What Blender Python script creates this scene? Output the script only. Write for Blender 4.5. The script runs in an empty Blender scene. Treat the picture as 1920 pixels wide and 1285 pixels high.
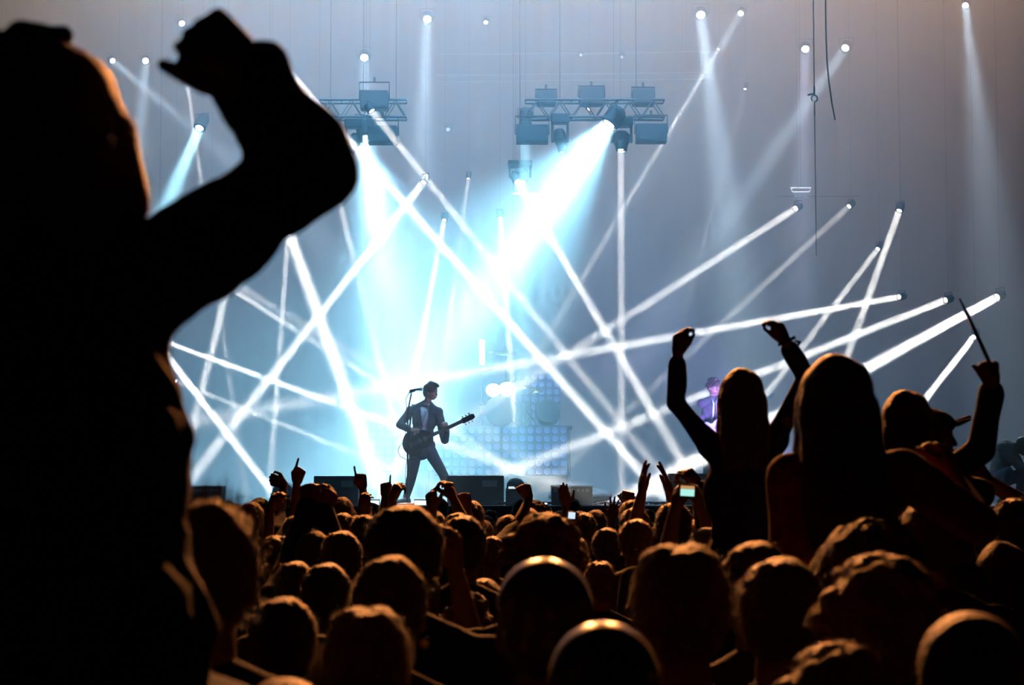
import bpy, bmesh, math, random
from mathutils import Vector, Matrix, Quaternion, noise
sc = bpy.context.scene
COL = sc.collection
V = Vector
R = math.radians

# ------------------------------------------------------------------ camera
F = 3583.0                       # focal length in pixels of the 1920 x 1285 frame
CAMZ = 1.9
PITCH = math.atan(268 / F)
cam = bpy.data.cameras.new('camera')
cam.sensor_width = 36
cam.lens = 36 * F / 1920
cam.clip_end = 200
cam.dof.use_dof = True
cam.dof.focus_distance = 27.5
cam.dof.aperture_fstop = 6.0
camo = bpy.data.objects.new('camera', cam)
COL.objects.link(camo)
camo.location = (0, 0, CAMZ)
camo.rotation_euler = (math.pi / 2 + PITCH, 0, 0)
sc.camera = camo


def P(px, py, Y):
    """point on the line of sight of a pixel of the photograph, at depth Y"""
    x = (px - 960) / F
    u = (642.5 - py) / F
    c, s = math.cos(PITCH), math.sin(PITCH)
    d = V((x, c - u * s, s + u * c))
    return V((0, 0, CAMZ)) + d * (Y / d.y)


# ------------------------------------------------------------------ world, exposure
w = bpy.data.worlds.new('night')
sc.world = w
w.use_nodes = True
w.node_tree.nodes['Background'].inputs[0].default_value = (0.3, 0.35, 0.6, 1)
w.node_tree.nodes['Background'].inputs[1].default_value = 0.0015
sc.view_settings.view_transform = 'Standard'
sc.view_settings.look = 'None'
sc.view_settings.gamma = 1
sc.view_settings.exposure = 0
sc.cycles.use_denoising = True
sc.cycles.max_bounces = 4
sc.cycles.diffuse_bounces = 2
sc.cycles.glossy_bounces = 2
sc.cycles.transmission_bounces = 3
sc.cycles.volume_bounces = 0
sc.cycles.transparent_max_bounces = 6
sc.cycles.sample_clamp_indirect = 4
sc.cycles.caustics_reflective = False
sc.cycles.caustics_refractive = False
sc.cycles.use_light_tree = False
sc.cycles.use_adaptive_sampling = False
sc.cycles.denoising_input_passes = 'RGB_ALBEDO_NORMAL'

STAGE_Z = 1.64
HAZE_D = 0.065


def aim(o, a, b):
    o.location = a
    o.rotation_euler = (V(b) - V(a)).to_track_quat('-Z', 'Y').to_euler()


def lamp(kind, name, a, b, energy, color, parent=None, **kw):
    l = bpy.data.lights.new(name, kind)
    l.energy = energy
    l.color = color
    for k, v in kw.items():
        setattr(l, k, v)
    o = bpy.data.objects.new(name, l)
    COL.objects.link(o)
    aim(o, a, b)
    return o


# large lamps: the added stage washes and the warm house light in the roof
# unseen blue washes added over the stage to fill the haze with light
lamp('AREA', 'blue_wash_lamp', (-1.5, 29, 13.6), (-1.5, 37.0, 2), 2300, (0.17, 0.56, 1.0), shape='RECTANGLE', size=9, size_y=1.0, spread=R(110))
lamp('AREA', 'side_wash_lamp', (5.5, 27.5, 12.0), (5.5, 36.0, 3), 300, (0.45, 0.55, 1.0), shape='RECTANGLE', size=6, size_y=1.0, spread=R(110))
# extra wash added downstage so lit haze veils the trusses and band
lamp('AREA', 'front_wash_lamp', (-0.5, 23.0, 13.0), (-0.5, 31, 2.5), 800, (0.22, 0.62, 1.0), shape='RECTANGLE', size=10, size_y=0.8, spread=R(85))
# unseen uplight added on the stage floor to brighten the lower drapes
lamp('AREA', 'floor_wash_lamp', (-1.0, 36.5, 1.75), (-1.0, 41, 6), 520, (0.42, 0.66, 1.0), shape='RECTANGLE', size=14, size_y=0.4, spread=R(130))
# warm tungsten lamps at the top, over the downstage edge
lamp('AREA', 'warm_roof_lamp', (0, 28.5, 11.2), (0, 35, 11.6), 3500, (1.0, 0.58, 0.24), shape='RECTANGLE', size=18, size_y=0.8, spread=R(120))
# warm house floods high over the downstage edge facing the audience: they rim the heads
for x in (-1.2, 2.0):
    lamp('SPOT', 'house_flood_lamp', (x, 20.2, 7.9), (x * 0.1, 4.2, 1.7), 8600, (1.0, 0.34, 0.085), spot_size=R(60), spot_blend=0.85, shadow_soft_size=0.35)


# ------------------------------------------------------------------ materials
def mat(name, color, rough=0.6, metal=0.0, emit=None, es=0.0, spec=None, bump=None, vary=None, sheen=0.0, sheen_tint=None):
    m = bpy.data.materials.new(name)
    m.use_nodes = True
    nt = m.node_tree
    b = nt.nodes['Principled BSDF']
    b.inputs['Base Color'].default_value = (*color, 1)
    b.inputs['Roughness'].default_value = rough
    b.inputs['Metallic'].default_value = metal
    if spec is not None:
        b.inputs['Specular IOR Level'].default_value = spec
    if sheen:
        b.inputs['Sheen Weight'].default_value = sheen
        b.inputs['Sheen Roughness'].default_value = 0.4
        if sheen_tint:
            b.inputs['Sheen Tint'].default_value = (*sheen_tint, 1)
    if emit:
        b.inputs['Emission Color'].default_value = (*emit, 1)
        b.inputs['Emission Strength'].default_value = es
        m.cycles.emission_sampling = 'NONE' if es < 30 else 'AUTO'
    if vary or bump:
        tc = nt.nodes.new('ShaderNodeTexCoord')
        n = nt.nodes.new('ShaderNodeTexNoise')
        n.inputs['Scale'].default_value = (vary or bump)[0]
        n.inputs['Detail'].default_value = 4
        nt.links.new(tc.outputs['Object'], n.inputs['Vector'])
        if vary and bump:
            n2 = nt.nodes.new('ShaderNodeTexNoise')
            n2.inputs['Scale'].default_value = bump[0]
            n2.inputs['Detail'].default_value = 4
            nt.links.new(tc.outputs['Object'], n2.inputs['Vector'])
        else:
            n2 = n
        if vary:
            r = nt.nodes.new('ShaderNodeValToRGB')
            r.color_ramp.elements[0].position = 0.3
            r.color_ramp.elements[1].position = 0.7
            k = vary[1]
            r.color_ramp.elements[0].color = (*[c * (1 - k) for c in color], 1)
            r.color_ramp.elements[1].color = (*[min(1, c * (1 + k)) for c in color], 1)
            nt.links.new(n.outputs['Fac'], r.inputs['Fac'])
            nt.links.new(r.outputs['Color'], b.inputs['Base Color'])
        if bump:
            bp = nt.nodes.new('ShaderNodeBump')
            bp.inputs['Strength'].default_value = bump[1]
            bp.inputs['Distance'].default_value = 0.02
            nt.links.new(n2.outputs['Fac'], bp.inputs['Height'])
            nt.links.new(bp.outputs['Normal'], b.inputs['Normal'])
    return m


M = dict(
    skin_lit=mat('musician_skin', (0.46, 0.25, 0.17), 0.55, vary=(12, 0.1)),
    skin=mat('skin', (0.21, 0.105, 0.068), 0.55, vary=(12, 0.1)),  # shade put into the colour: crowd skin darkened to read as silhouette
    hair_dark=mat('dark_hair', (0.035, 0.020, 0.013), 0.5, vary=(40, 0.4), bump=(90, 1.0), sheen=0.35, sheen_tint=(0.9, 0.6, 0.4)),
    hair_brown=mat('brown_hair', (0.10, 0.05, 0.025), 0.5, vary=(40, 0.4), bump=(90, 1.0), sheen=0.4, sheen_tint=(1, 0.7, 0.45)),
    hair_fair=mat('fair_hair', (0.24, 0.145, 0.07), 0.5, vary=(40, 0.3), bump=(90, 1.0), sheen=0.4, sheen_tint=(1, 0.8, 0.6)),
    hair_glossy=mat('glossy_hair', (0.06, 0.035, 0.02), 0.28, vary=(30, 0.3), sheen=0.2),
    black_cloth=mat('black_cloth', (0.018, 0.018, 0.022), 0.9, vary=(25, 0.3), bump=(30, 0.4)),
    navy_cloth=mat('navy_cloth', (0.025, 0.032, 0.06), 0.9, vary=(25, 0.3), bump=(30, 0.4)),
    red_cloth=mat('dark_red_cloth', (0.20, 0.02, 0.018), 0.9, vary=(25, 0.3), bump=(30, 0.4)),
    grey_cloth=mat('grey_cloth', (0.10, 0.095, 0.09), 0.9, vary=(25, 0.3), bump=(30, 0.4)),
    denim=mat('denim', (0.03, 0.045, 0.09), 0.9, vary=(60, 0.3)),
    shoe=mat('shoe_leather', (0.02, 0.018, 0.016), 0.4),
    white_cloth=mat('white_shirt_cloth', (0.75, 0.75, 0.78), 0.8, bump=(30, 0.3)),
    suit=mat('dark_suit_cloth', (0.040, 0.070, 0.085), 0.85, vary=(25, 0.2), bump=(30, 0.3)),
    black_metal=mat('black_painted_metal', (0.02, 0.022, 0.026), 0.5, 0.3, vary=(15, 0.2)),
    steel=mat('brushed_steel', (0.45, 0.46, 0.48), 0.35, 0.9, vary=(30, 0.1)),
    chrome=mat('chrome', (0.8, 0.8, 0.82), 0.15, 1.0),
    cable=mat('cable_rubber', (0.015, 0.015, 0.016), 0.7),
    drape=mat('stage_drape', (0.11, 0.115, 0.125), 0.95, vary=(0.7, 0.12)),
    floor=mat('stage_floor_boards', (0.10, 0.10, 0.11), 0.55, vary=(2.5, 0.25)),
    ground=mat('arena_floor', (0.03, 0.03, 0.03), 0.9, vary=(1.5, 0.3)),
    skirt=mat('black_stage_skirt', (0.012, 0.012, 0.014), 0.95, vary=(4, 0.3)),
    lens_cool=mat('lit_lens_cool', (0.9, 0.95, 1.0), 0.3, emit=(0.90, 0.96, 1.0), es=14),
    lens_warm=mat('lit_lens_warm', (1.0, 0.97, 0.9), 0.3, emit=(1.0, 0.98, 0.92), es=8),
    lens_dim=mat('dim_lens', (0.7, 0.8, 0.9), 0.3, emit=(0.75, 0.9, 1.0), es=1.2),
    panel=mat('panel_housing', (0.16, 0.18, 0.25), 0.6),
    panel_lens=mat('violet_round_lens', (0.42, 0.46, 0.70), 0.35, emit=(0.35, 0.36, 1.0), es=0.05),
    guitar=mat('lacquered_black_guitar', (0.012, 0.012, 0.014), 0.18),
    wood=mat('rosewood', (0.10, 0.045, 0.02), 0.45, vary=(40, 0.3)),
    brass=mat('cymbal_brass', (0.75, 0.55, 0.25), 0.25, 1.0),
    drumshell=mat('drum_shell', (0.55, 0.60, 0.66), 0.25, 0.2),
    drumskin=mat('drum_head', (0.80, 0.82, 0.85), 0.5),
    screen=mat('phone_screen', (0.1, 0.1, 0.1), 0.3, emit=(0.45, 0.95, 0.85), es=.95),
    screen_top=mat('phone_screen_warm', (0.1, 0.1, 0.1), 0.3, emit=(1.0, 0.55, 0.22), es=0.55),
    screen_blue=mat('camera_screen', (0.1, 0.1, 0.1), 0.3, emit=(0.60, 0.75, 1.0), es=1.1),
    plastic=mat('black_plastic', (0.02, 0.02, 0.022), 0.35),
    grille=mat('speaker_grille', (0.035, 0.04, 0.05), 0.7, 0.3, vary=(90, 0.5)),
    clear=mat('clear_wrap_film', (0.75, 0.80, 0.90), 0.12, 0.0, bump=(18, 1.0)),
    gold=mat('gold_earring', (0.9, 0.6, 0.25), 0.25, 1.0),
    tom=mat('drum_wrap_dark', (0.03, 0.03, 0.05), 0.3),
)


# ------------------------------------------------------------------ mesh builder
class MB:
    def __init__(s):
        s.v = []
        s.f = []

    def add(s, vs, fs):
        n = len(s.v)
        s.v += [tuple(p) for p in vs]
        s.f += [tuple(i + n for i in f) for f in fs]

    def box(s, lo, hi, mtx=None):
        (x0, y0, z0), (x1, y1, z1) = lo, hi
        vs = [V((x, y, z)) for x in (x0, x1) for y in (y0, y1) for z in (z0, z1)]
        if mtx:
            vs = [mtx @ p for p in vs]
        s.add(vs, [(0, 1, 3, 2), (4, 6, 7, 5), (0, 4, 5, 1), (2, 3, 7, 6), (0, 2, 6, 4), (1, 5, 7, 3)])

    def tube(s, pts, rad, n=10, caps=True):
        pts = [V(p) for p in pts]
        if not hasattr(rad, '__len__'):
            rad = [rad] * len(pts)
        vs = []
        up = None
        for i, p in enumerate(pts):
            t = (pts[min(i + 1, len(pts) - 1)] - pts[max(i - 1, 0)])
            t = t.normalized() if t.length > 1e-9 else V((0, 0, 1))
            if up is None:
                up = t.orthogonal().normalized()
            up = (up - t * up.dot(t))
            up = up.normalized() if up.length > 1e-6 else t.orthogonal().normalized()
            sd = t.cross(up)
            for k in range(n):
                a = 2 * math.pi * k / n
                vs.append(p + (up * math.cos(a) + sd * math.sin(a)) * rad[i])
        fs = []
        for i in range(len(pts) - 1):
            for k in range(n):
                a, b = i * n + k, i * n + (k + 1) % n
                fs.append((a, b, b + n, a + n))
        if caps:
            fs.append(tuple(range(n - 1, -1, -1)))
            fs.append(tuple(range((len(pts) - 1) * n, len(pts) * n)))
        s.add(vs, fs)

    def rc(s, p0, r0, p1, r1, n=12):
        """closed round cone"""
        p0, p1 = V(p0), V(p1)
        d = p1 - p0
        L = d.length
        d = d / L if L > 1e-6 else V((0, 0, 1))
        pts, rad = [], []
        for k in range(4):
            a = math.pi / 2 * (1 - (k + 0.15) / 4)
            pts.append(p0 - d * r0 * math.sin(a))
            rad.append(r0 * math.cos(a))
        pts.append(p0)
        rad.append(r0)
        pts.append(p1)
        rad.append(r1)
        for k in range(4):
            a = math.pi / 2 * (k + 0.85) / 4
            pts.append(p1 + d * r1 * math.sin(a))
            rad.append(max(r1 * math.cos(a), r1 * 0.05))
        s.tube(pts, rad, n)

    def ell(s, c, r, rot=None, nu=16, nv=10):
        c = V(c)
        vs, fs = [], []
        for j in range(1, nv):
            ph = math.pi * j / nv
            for i in range(nu):
                th = 2 * math.pi * i / nu
                q = V((r[0] * math.sin(ph) * math.cos(th), r[1] * math.sin(ph) * math.sin(th), r[2] * math.cos(ph)))
                vs.append(c + (rot @ q if rot else q))
        t, b = V((0, 0, r[2])), V((0, 0, -r[2]))
        vs.append(c + (rot @ t if rot else t))
        vs.append(c + (rot @ b if rot else b))
        for j in range(nv - 2):
            for i in range(nu):
                a, e = j * nu + i, j * nu + (i + 1) % nu
                fs.append((a, a + nu, e + nu, e))
        T, B = len(vs) - 2, len(vs) - 1
        for i in range(nu):
            fs.append((T, i, (i + 1) % nu))
            q = (nv - 2) * nu
            fs.append((B, q + (i + 1) % nu, q + i))
        s.add(vs, fs)

    def lathe(s, prof, c=(0, 0, 0), q=None, n=24):
        """profile [(r, z)] turned about z; q rotates, c moves"""
        c = V(c)
        vs, fs = [], []
        for r, z in prof:
            for k in range(n):
                a = 2 * math.pi * k / n
                p = V((r * math.cos(a), r * math.sin(a), z))
                vs.append(c + (q @ p if q else p))
        for j in range(len(prof) - 1):
            for k in range(n):
                a, b = j * n + k, j * n + (k + 1) % n
                fs.append((a, b, b + n, a + n))
        fs.append(tuple(range(n - 1, -1, -1)))
        fs.append(tuple(range((len(prof) - 1) * n, len(prof) * n)))
        s.add(vs, fs)

    def prism(s, outline, y0, y1, mtx=None):
        """outline in x,z extruded in y"""
        n = len(outline)
        vs = [V((x, y0, z)) for x, z in outline] + [V((x, y1, z)) for x, z in outline]
        if mtx:
            vs = [mtx @ p for p in vs]
        fs = [(i, (i + 1) % n, n + (i + 1) % n, n + i) for i in range(n)]
        fs += [tuple(range(n - 1, -1, -1)), tuple(range(n, 2 * n))]
        s.add(vs, fs)

    def mesh(s, name):
        me = bpy.data.meshes.new(name)
        me.from_pydata(s.v, [], s.f)
        return me

    def build(s, name, m, parent=None, smooth=False, bevel=0):
        me = s.mesh(name)
        bm = bmesh.new()
        bm.from_mesh(me)
        bmesh.ops.recalc_face_normals(bm, faces=bm.faces)
        bm.to_mesh(me)
        bm.free()
        me.materials.append(m)
        if smooth:
            me.polygons.foreach_set('use_smooth', [True] * len(me.polygons))
        o = bpy.data.objects.new(name, me)
        COL.objects.link(o)
        if parent:
            o.parent = parent
        if bevel:
            b = o.modifiers.new('bevel', 'BEVEL')
            b.width = bevel
            b.segments = 2
            b.limit_method = 'ANGLE'
        return o

    def organic(s, name, m, parent=None, voxel=0.01, smooth=3, disp=None, strands=None, seed=0):
        """union of all closed pieces as one continuous surface"""
        me = s.mesh(name)
        o = bpy.data.objects.new(name, me)
        COL.objects.link(o)
        r = o.modifiers.new('r', 'REMESH')
        r.mode = 'VOXEL'
        r.voxel_size = voxel
        if smooth:
            k = o.modifiers.new('s', 'SMOOTH')
            k.factor = 0.5
            k.iterations = smooth
        dg = bpy.context.evaluated_depsgraph_get()
        new = bpy.data.meshes.new_from_object(o.evaluated_get(dg))
        o.modifiers.clear()
        o.data = new
        bpy.data.meshes.remove(me)
        new.name = name
        if disp:
            amp, scale = disp
            off = V((seed * 3.7, seed * 1.3, 0))
            nor = [v.normal.copy() for v in new.vertices]
            for v, nn in zip(new.vertices, nor):
                v.co += nn * amp * noise.noise(v.co * scale + off)
        if strands:
            cnt, ln, drop, wd = strands
            rnd = random.Random(seed + 5)
            vs = [v.co.copy() for v in new.vertices]
            ns = [v.normal.copy() for v in new.vertices]
            fs = [tuple(p.vertices) for p in new.polygons]
            for _ in range(cnt):
                i = rnd.randrange(len(ns))
                p, nn = vs[i], ns[i]
                t = (nn * 0.55 + V((rnd.uniform(-1, 1), rnd.uniform(-1, 1), rnd.uniform(-1, 1))) * 0.45 + V((0, 0, -drop))).normalized()
                L = ln * rnd.uniform(0.5, 1.2)
                sd = t.cross(V((0, 0, 1)) + nn * 0.1)
                sd = sd.normalized() * wd if sd.length > 1e-4 else V((wd, 0, 0))
                n0 = len(vs)
                mid = p + t * L * 0.55
                tip = p + t * L + V((0, 0, -drop * L * 0.5))
                vs += [p - sd, p + sd, mid + sd * 0.7, mid - sd * 0.7, tip]
                fs += [(n0, n0 + 1, n0 + 2, n0 + 3), (n0 + 3, n0 + 2, n0 + 4)]
            old = new
            new = bpy.data.meshes.new(name)
            new.from_pydata(vs, [], fs)
            o.data = new
            bpy.data.meshes.remove(old)
        new.materials.clear()
        new.materials.append(m)
        new.polygons.foreach_set('use_smooth', [True] * len(new.polygons))
        if parent:
            o.parent = parent
        return o


def tag(o, label, cat, group=None, kind=None):
    o['label'] = label
    o['category'] = cat
    if group:
        o['group'] = group
    if kind:
        o['kind'] = kind
    return o


def empty(name, loc, rot=None, label=None, cat=None, group=None):
    o = bpy.data.objects.new(name, None)
    COL.objects.link(o)
    o.location = loc
    o.empty_display_size = 0.1
    if rot is not None:
        o.rotation_euler = rot
    if label:
        tag(o, label, cat, group)
    return o


def structure(o):
    o['kind'] = 'structure'
    return o


# ------------------------------------------------------------------ the setting
g = MB(); g.box((-26, -3, -0.2), (26, 42, 0)); structure(g.build('floor', M['ground']))
g = MB(); g.box((-22, 24.6, 0.0), (22, 41.2, STAGE_Z)); so = g.build('floor_stage', M['floor']); structure(so)
g = MB()
n = 400
pts = []
for i in range(n + 1):
    x = -20 + 40 * i / n
    pts.append((x, 40.9 + 0.03 * math.sin(x * 7.3) + 0.02 * math.sin(x * 17.1)))
vs = [V((x, y, STAGE_Z)) for x, y in pts] + [V((x, y, 14)) for x, y in pts] + [V((x, 41.3, STAGE_Z)) for x, y in pts] + [V((x, 41.3, 14)) for x, y in pts]
N = n + 1
fs = [(i, i + 1, N + i + 1, N + i) for i in range(n)] + [(2 * N + i, 3 * N + i, 3 * N + i + 1, 2 * N + i + 1) for i in range(n)]
g.add(vs, fs)
structure(g.build('wall_back', M['drape'], smooth=True))
g = MB(); g.box((-20, 22, 14), (20, 41.4, 14.2)); structure(g.build('ceiling', M['skirt']))
# black pleated skirt hanging on the front of the stage
g = MB()
n = 300
out = [(-12 + 24 * i / n, 24.55 + 0.02 * math.sin(i * 1.3)) for i in range(n + 1)]
vs = [V((x, y, 0)) for x, y in out] + [V((x, y, STAGE_Z - 0.01)) for x, y in out]
N = n + 1
g.add(vs, [(i, i + 1, N + i + 1, N + i) for i in range(n)])
structure(g.build('trim_1', M['skirt'], smooth=True))
# the smoke that fills the stage and shows the beams
g = MB(); g.box((-19.5, 20.6, STAGE_Z + 0.01), (19.5, 40.7, 13.9))
hz = bpy.data.materials.new('stage_haze'); hz.use_nodes = True
nt = hz.node_tree; nt.nodes.clear()
oo = nt.nodes.new('ShaderNodeOutputMaterial'); s_ = nt.nodes.new('ShaderNodeVolumeScatter')
s_.inputs['Density'].default_value = HAZE_D; s_.inputs['Anisotropy'].default_value = 0.15
s_.inputs['Color'].default_value = (0.97, 0.985, 1, 1)
nt.links.new(s_.outputs[0], oo.inputs['Volume'])
h = g.build('stage_haze', hz); h['kind'] = 'stuff'; h['label'] = 'thin bluish smoke filling the stage and catching the light beams'; h['category'] = 'haze'


# ------------------------------------------------------------------ stage lamps and their beams
def spotlight(src, dst, Ya, Yb, diam, spread, energy, color, label, lens='lens_warm', body=0.14, hang=True, group=None, soft=None):
    A, B = P(*src, Ya), P(*dst, Yb)
    d = (B - A).normalized()
    root = empty('stage_spotlight', A, None, label, 'stage light', group)
    q = d.to_track_quat('-Z', 'Y').to_matrix()
    r = diam / 2
    g = MB()
    g.lathe([(r * 1.02, -0.001), (r * 1.12, -0.001), (r * 1.12, 0.03), (r * 1.05, 0.05), (r * 1.05, body * 0.8), (r * 0.8, body), (r * 0.3, body + 0.01)], q=q)
    g.build('lamp_body', M['black_metal'], root, smooth=False)
    g = MB(); g.lathe([(r * 1.0, 0.012), (r * 0.97, 0.004), (r * 0.5, -0.004), (0.001, -0.006)], q=q)
    g.build('lens', M[lens], root, smooth=True)
    if hang:
        g = MB()
        w_ = r * 1.3
        bx = q @ V((1, 0, 0))
        bx.z = 0
        bx = bx.normalized() if bx.length > 0.1 else V((1, 0, 0))
        c = q @ V((0, 0, body * 0.45))
        g.tube([c - bx * r * 1.05, c - bx * w_, c - bx * w_ + V((0, 0, r * 1.6)), c + bx * w_ + V((0, 0, r * 1.6)), c + bx * w_, c + bx * r * 1.05], 0.008, 6)
        g.build('yoke', M['black_metal'], root)
        g = MB()
        g.tube([c + V((0, 0, r * 1.6)), V((c.x, c.y, 13.99 - A.z))], 0.002, 5)
        g.build('hanging_cable', M['cable'], root)
    l = lamp('AREA', 'beam_lamp', A + d * 0.02, B, energy, color, shape='DISK', size=diam * 0.92, spread=R(spread))
    l.data.cycles.use_multiple_importance_sampling = False
    l.parent = root
    l.location = d * 0.02
    return root


WW = (1.0, 0.97, 0.90)
CW = (0.80, 0.92, 1.0)
CY = (0.36, 0.82, 1.0)
# narrow white beams: src px, dst px, depth at src, depth at dst, lens diameter, spread, energy
BE = 3.3
BEAMS = [
    ((697, 208), (1165, 795), 29.9, 28.5, .13, 1.2, 5, 'narrow white beam lamp on the left truss aimed down right'),
    ((970, 340), (1290, 885), 31, 29, .14, 1.6, 9, 'white beam lamp under the middle moving head aimed down right'),
    ((794, 342), (368, 885), 31, 28, .13, 1.6, 10, 'white beam lamp aimed down left across the left half'),
    ((833, 413), (775, 715), 33, 31, .10, 1.4, 4, 'small lamp whose thin beam ends above the singer'),
    ((878, 335), (838, 640), 34, 33, .08, 1.6, 2, 'small lamp with a faint thin beam right of the upper centre'),
    ((938, 408), (966, 800), 33.5, 33, .11, 1.0, 6, 'lamp shining straight down onto the drum kit'),
    ((1164, 281), (1166, 925), 29.9, 29, .12, 1.2, 4.2, 'lamp in the right truss with a vertical beam'),
    ((1347, 92), (1170, 390), 36, 34, .06, 1.6, 2.2, 'thin beam lamp high at the right crossing the truss end'),
    ((1397, 167), (1285, 585), 36, 34, .07, 1.2, 0.5, 'faintest thin beam lamp right of the centre top'),
    ((1103, 205), (1030, 500), 35, 33, .09, 1.6, 0.5, 'dim warm beam lamp behind the right truss'),
    ((1492, 391), (940, 745), 32, 28, .13, 1.4, 4.5, 'beam lamp nearest the small bright fixture aimed down left'),
    ((1592, 387), (1285, 670), 34, 32, .12, 1.2, 2.0, 'beam lamp with a softer beam right of the chain'),
    ((1686, 395), (1588, 670), 32, 31, .13, 1.2, 7, 'bright beam lamp aimed steeply down at the right'),
    ((1646, 467), (1440, 735), 33, 31, .11, 1.4, 4, 'beam lamp just left of the steep bright one'),
    ((1686, 557), (960, 685), 32, 28, .12, 1.2, 7, 'nearly level beam lamp at the right'),
    ((1773, 563), (1010, 862), 31, 27.5, .13, 1.3, 8, 'middle of the three low right beam lamps aimed left'),
    ((1870, 557), (1425, 800), 30, 28, .145, 2.4, 30, 'brightest and widest beam lamp at the far right'),
    ((1826, 632), (1718, 770), 32, 31, .12, 1.0, 12, 'lowest right beam lamp with a short beam'),
    ((430, 125), (690, 850), 30, 28, .14, 2.4, 20, 'bright lamp hidden by the raised fist with a widening beam'),
    ((508, 210), (362, 800), 32, 30, .10, 1.6, 7, 'lamp behind the raised forearm aimed down left'),
    ((510, 99), (590, 190), 31, 30.5, .12, 0.8, 14, 'lamp just right of the raised fist, beam along the forearm'),
    ((600, 235), (722, 720), 32, 31, .12, 1.4, 4, 'lamp hidden by the raised elbow, beam left of the wide flood'),
    ((343, 100), (378, 345), 34, 33, .07, 1.0, 2, 'thin beam lamp directly below the raised thumb'),
    ((540, 440), (508, 885), 32, 30, .10, 1.4, 3, 'lamp behind the upper arm with a near vertical beam'),
    ((400, 520), (735, 735), 32, 30, .10, 1.4, 3, 'lamp behind the shoulder, thin beam down to the singer'),
    ((300, 640), (740, 800), 31, 28, .13, 1.5, 9, 'bright low lamp behind the tall silhouette aimed right'),
    ((300, 650), (520, 935), 31, 29, .13, 1.3, 8, 'low lamp behind the tall silhouette aimed down right'),
    ((330, 715), (700, 865), 32, 30, .09, 1.4, 2, 'faint low lamp behind the tall silhouette'),
    ((222, 400), (300, 447), 33, 32, .12, 1.4, 2.0, 'lamp beside the long hair of the tall silhouette'),
    ((1095, 590), (1000, 610), 40, 39, .05, 1.4, 0.2, 'tiny lamp far behind the beams'),
]
for (a, b, ya, yb, dm, sp, en, lb) in BEAMS[:-1]:
    spotlight(a, b, ya, yb, dm, sp, en * BE, WW, lb)

# round lamps facing the audience with soft blue shafts
SHAFTS = [
    ((801, 36), (787, 400), 36, 30, .22, 6, 12, 'round bright lamp at top left of centre with a long pale shaft'),
    ((683, 108), (692, 300), 36, 33, .22, 4, 8, 'round bright lamp directly above the left truss'),
    ((211, 114), (420, 290), 37, 33, .15, 4, 6, 'leftmost small round lamp, shaft slanting right'),
    ((273, 114), (258, 330), 37, 32, .18, 5, 6, 'round lamp second from left, shaft straight down'),
    ((341, 44), (400, 140), 37, 35, .17, 5, 3, 'round lamp above the raised fist'),
    ((405, 43), (470, 190), 37, 35, .16, 5, 2, 'dimmer round lamp touching the raised fist'),
    ((911, 42), (896, 300), 37, 33, .12, 4, 1.2, 'small dim round lamp near the top centre'),
    ((1314, 28), (1385, 560), 36, 28, .24, 6, 16, 'largest round lamp right of centre with a long blue shaft'),
    ((1389, 25), (1150, 420), 37, 31, .17, 4, 5, 'round lamp beside the largest, shaft slanting left'),
    ((1510, 92), (1502, 400), 36, 31, .21, 5, 6, 'round lamp left of the hanging chain with a violet shaft'),
    ((1585, 90), (1350, 430), 36, 31, .21, 5, 8, 'round lamp right of the chain, shaft slanting left'),
    ((1810, 10), (1880, 640), 36, 28, .17, 8, 12, 'round lamp at the top right corner, widening shaft'),
    ((840, 243), (842, 330), 38, 36, .12, 4, 0.4, 'small dim lamp under the centre left shaft'),
    ((1089, 103), (1075, 180), 38, 36, .08, 4, 0.3, 'dimmest small lamp over the right truss'),
    ((1166, 107), (1150, 190), 38, 36, .09, 4, 0.5, 'small lamp over the right end of the right truss'),
]
for (a, b, ya, yb, dm, sp, en, lb) in SHAFTS:
    col = (0.62, 0.70, 1.0) if 'violet' in lb else (0.60, 0.82, 1.0)
    spotlight(a, b, ya, yb, dm, sp, en, col, lb, lens='lens_cool' if en > 1 else 'lens_dim')

# the wide cyan floods
FLOODS = [
    ((688, 258), (765, 760), 30.5, 29.5, .30, 25, 400, 'wide cyan flood lamp on the left truss over the singer'),
    ((1142, 232), (835, 650), 30, 29.5, .28, 19, 340, 'wide cyan flood lamp on the right truss aimed at the singer'),
    ((374, 240), (290, 440), 33, 31.5, .20, 10, 60, 'cyan flood lamp between the head and the raised arm'),
    ((985, 236), (982, 400), 31.5, 31.3, .20, 5, 25, 'cyan lamp in the box fixture over the middle moving head'),
]
for (a, b, ya, yb, dm, sp, en, lb) in FLOODS:
    spotlight(a, b, ya, yb, dm, sp, en, CY, lb, lens='lens_cool', body=0.3)

# second lamps added at the two floods for a wide soft glow
for (a, b, ya, yb) in (((688, 262), (790, 640), 30.4, 30), ((1140, 236), (820, 640), 29.9, 30)):
    A, B = P(*a, ya), P(*b, yb)
    lamp('AREA', 'flood_spill_lamp', A + (B - A).normalized() * .05, B, 800, (0.30, 0.76, 1.0), shape='DISK', size=.3, spread=R(62))


# ------------------------------------------------------------------ trusses and fixtures on them
def px2m(n, Y):
    return n / F * Y


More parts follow.
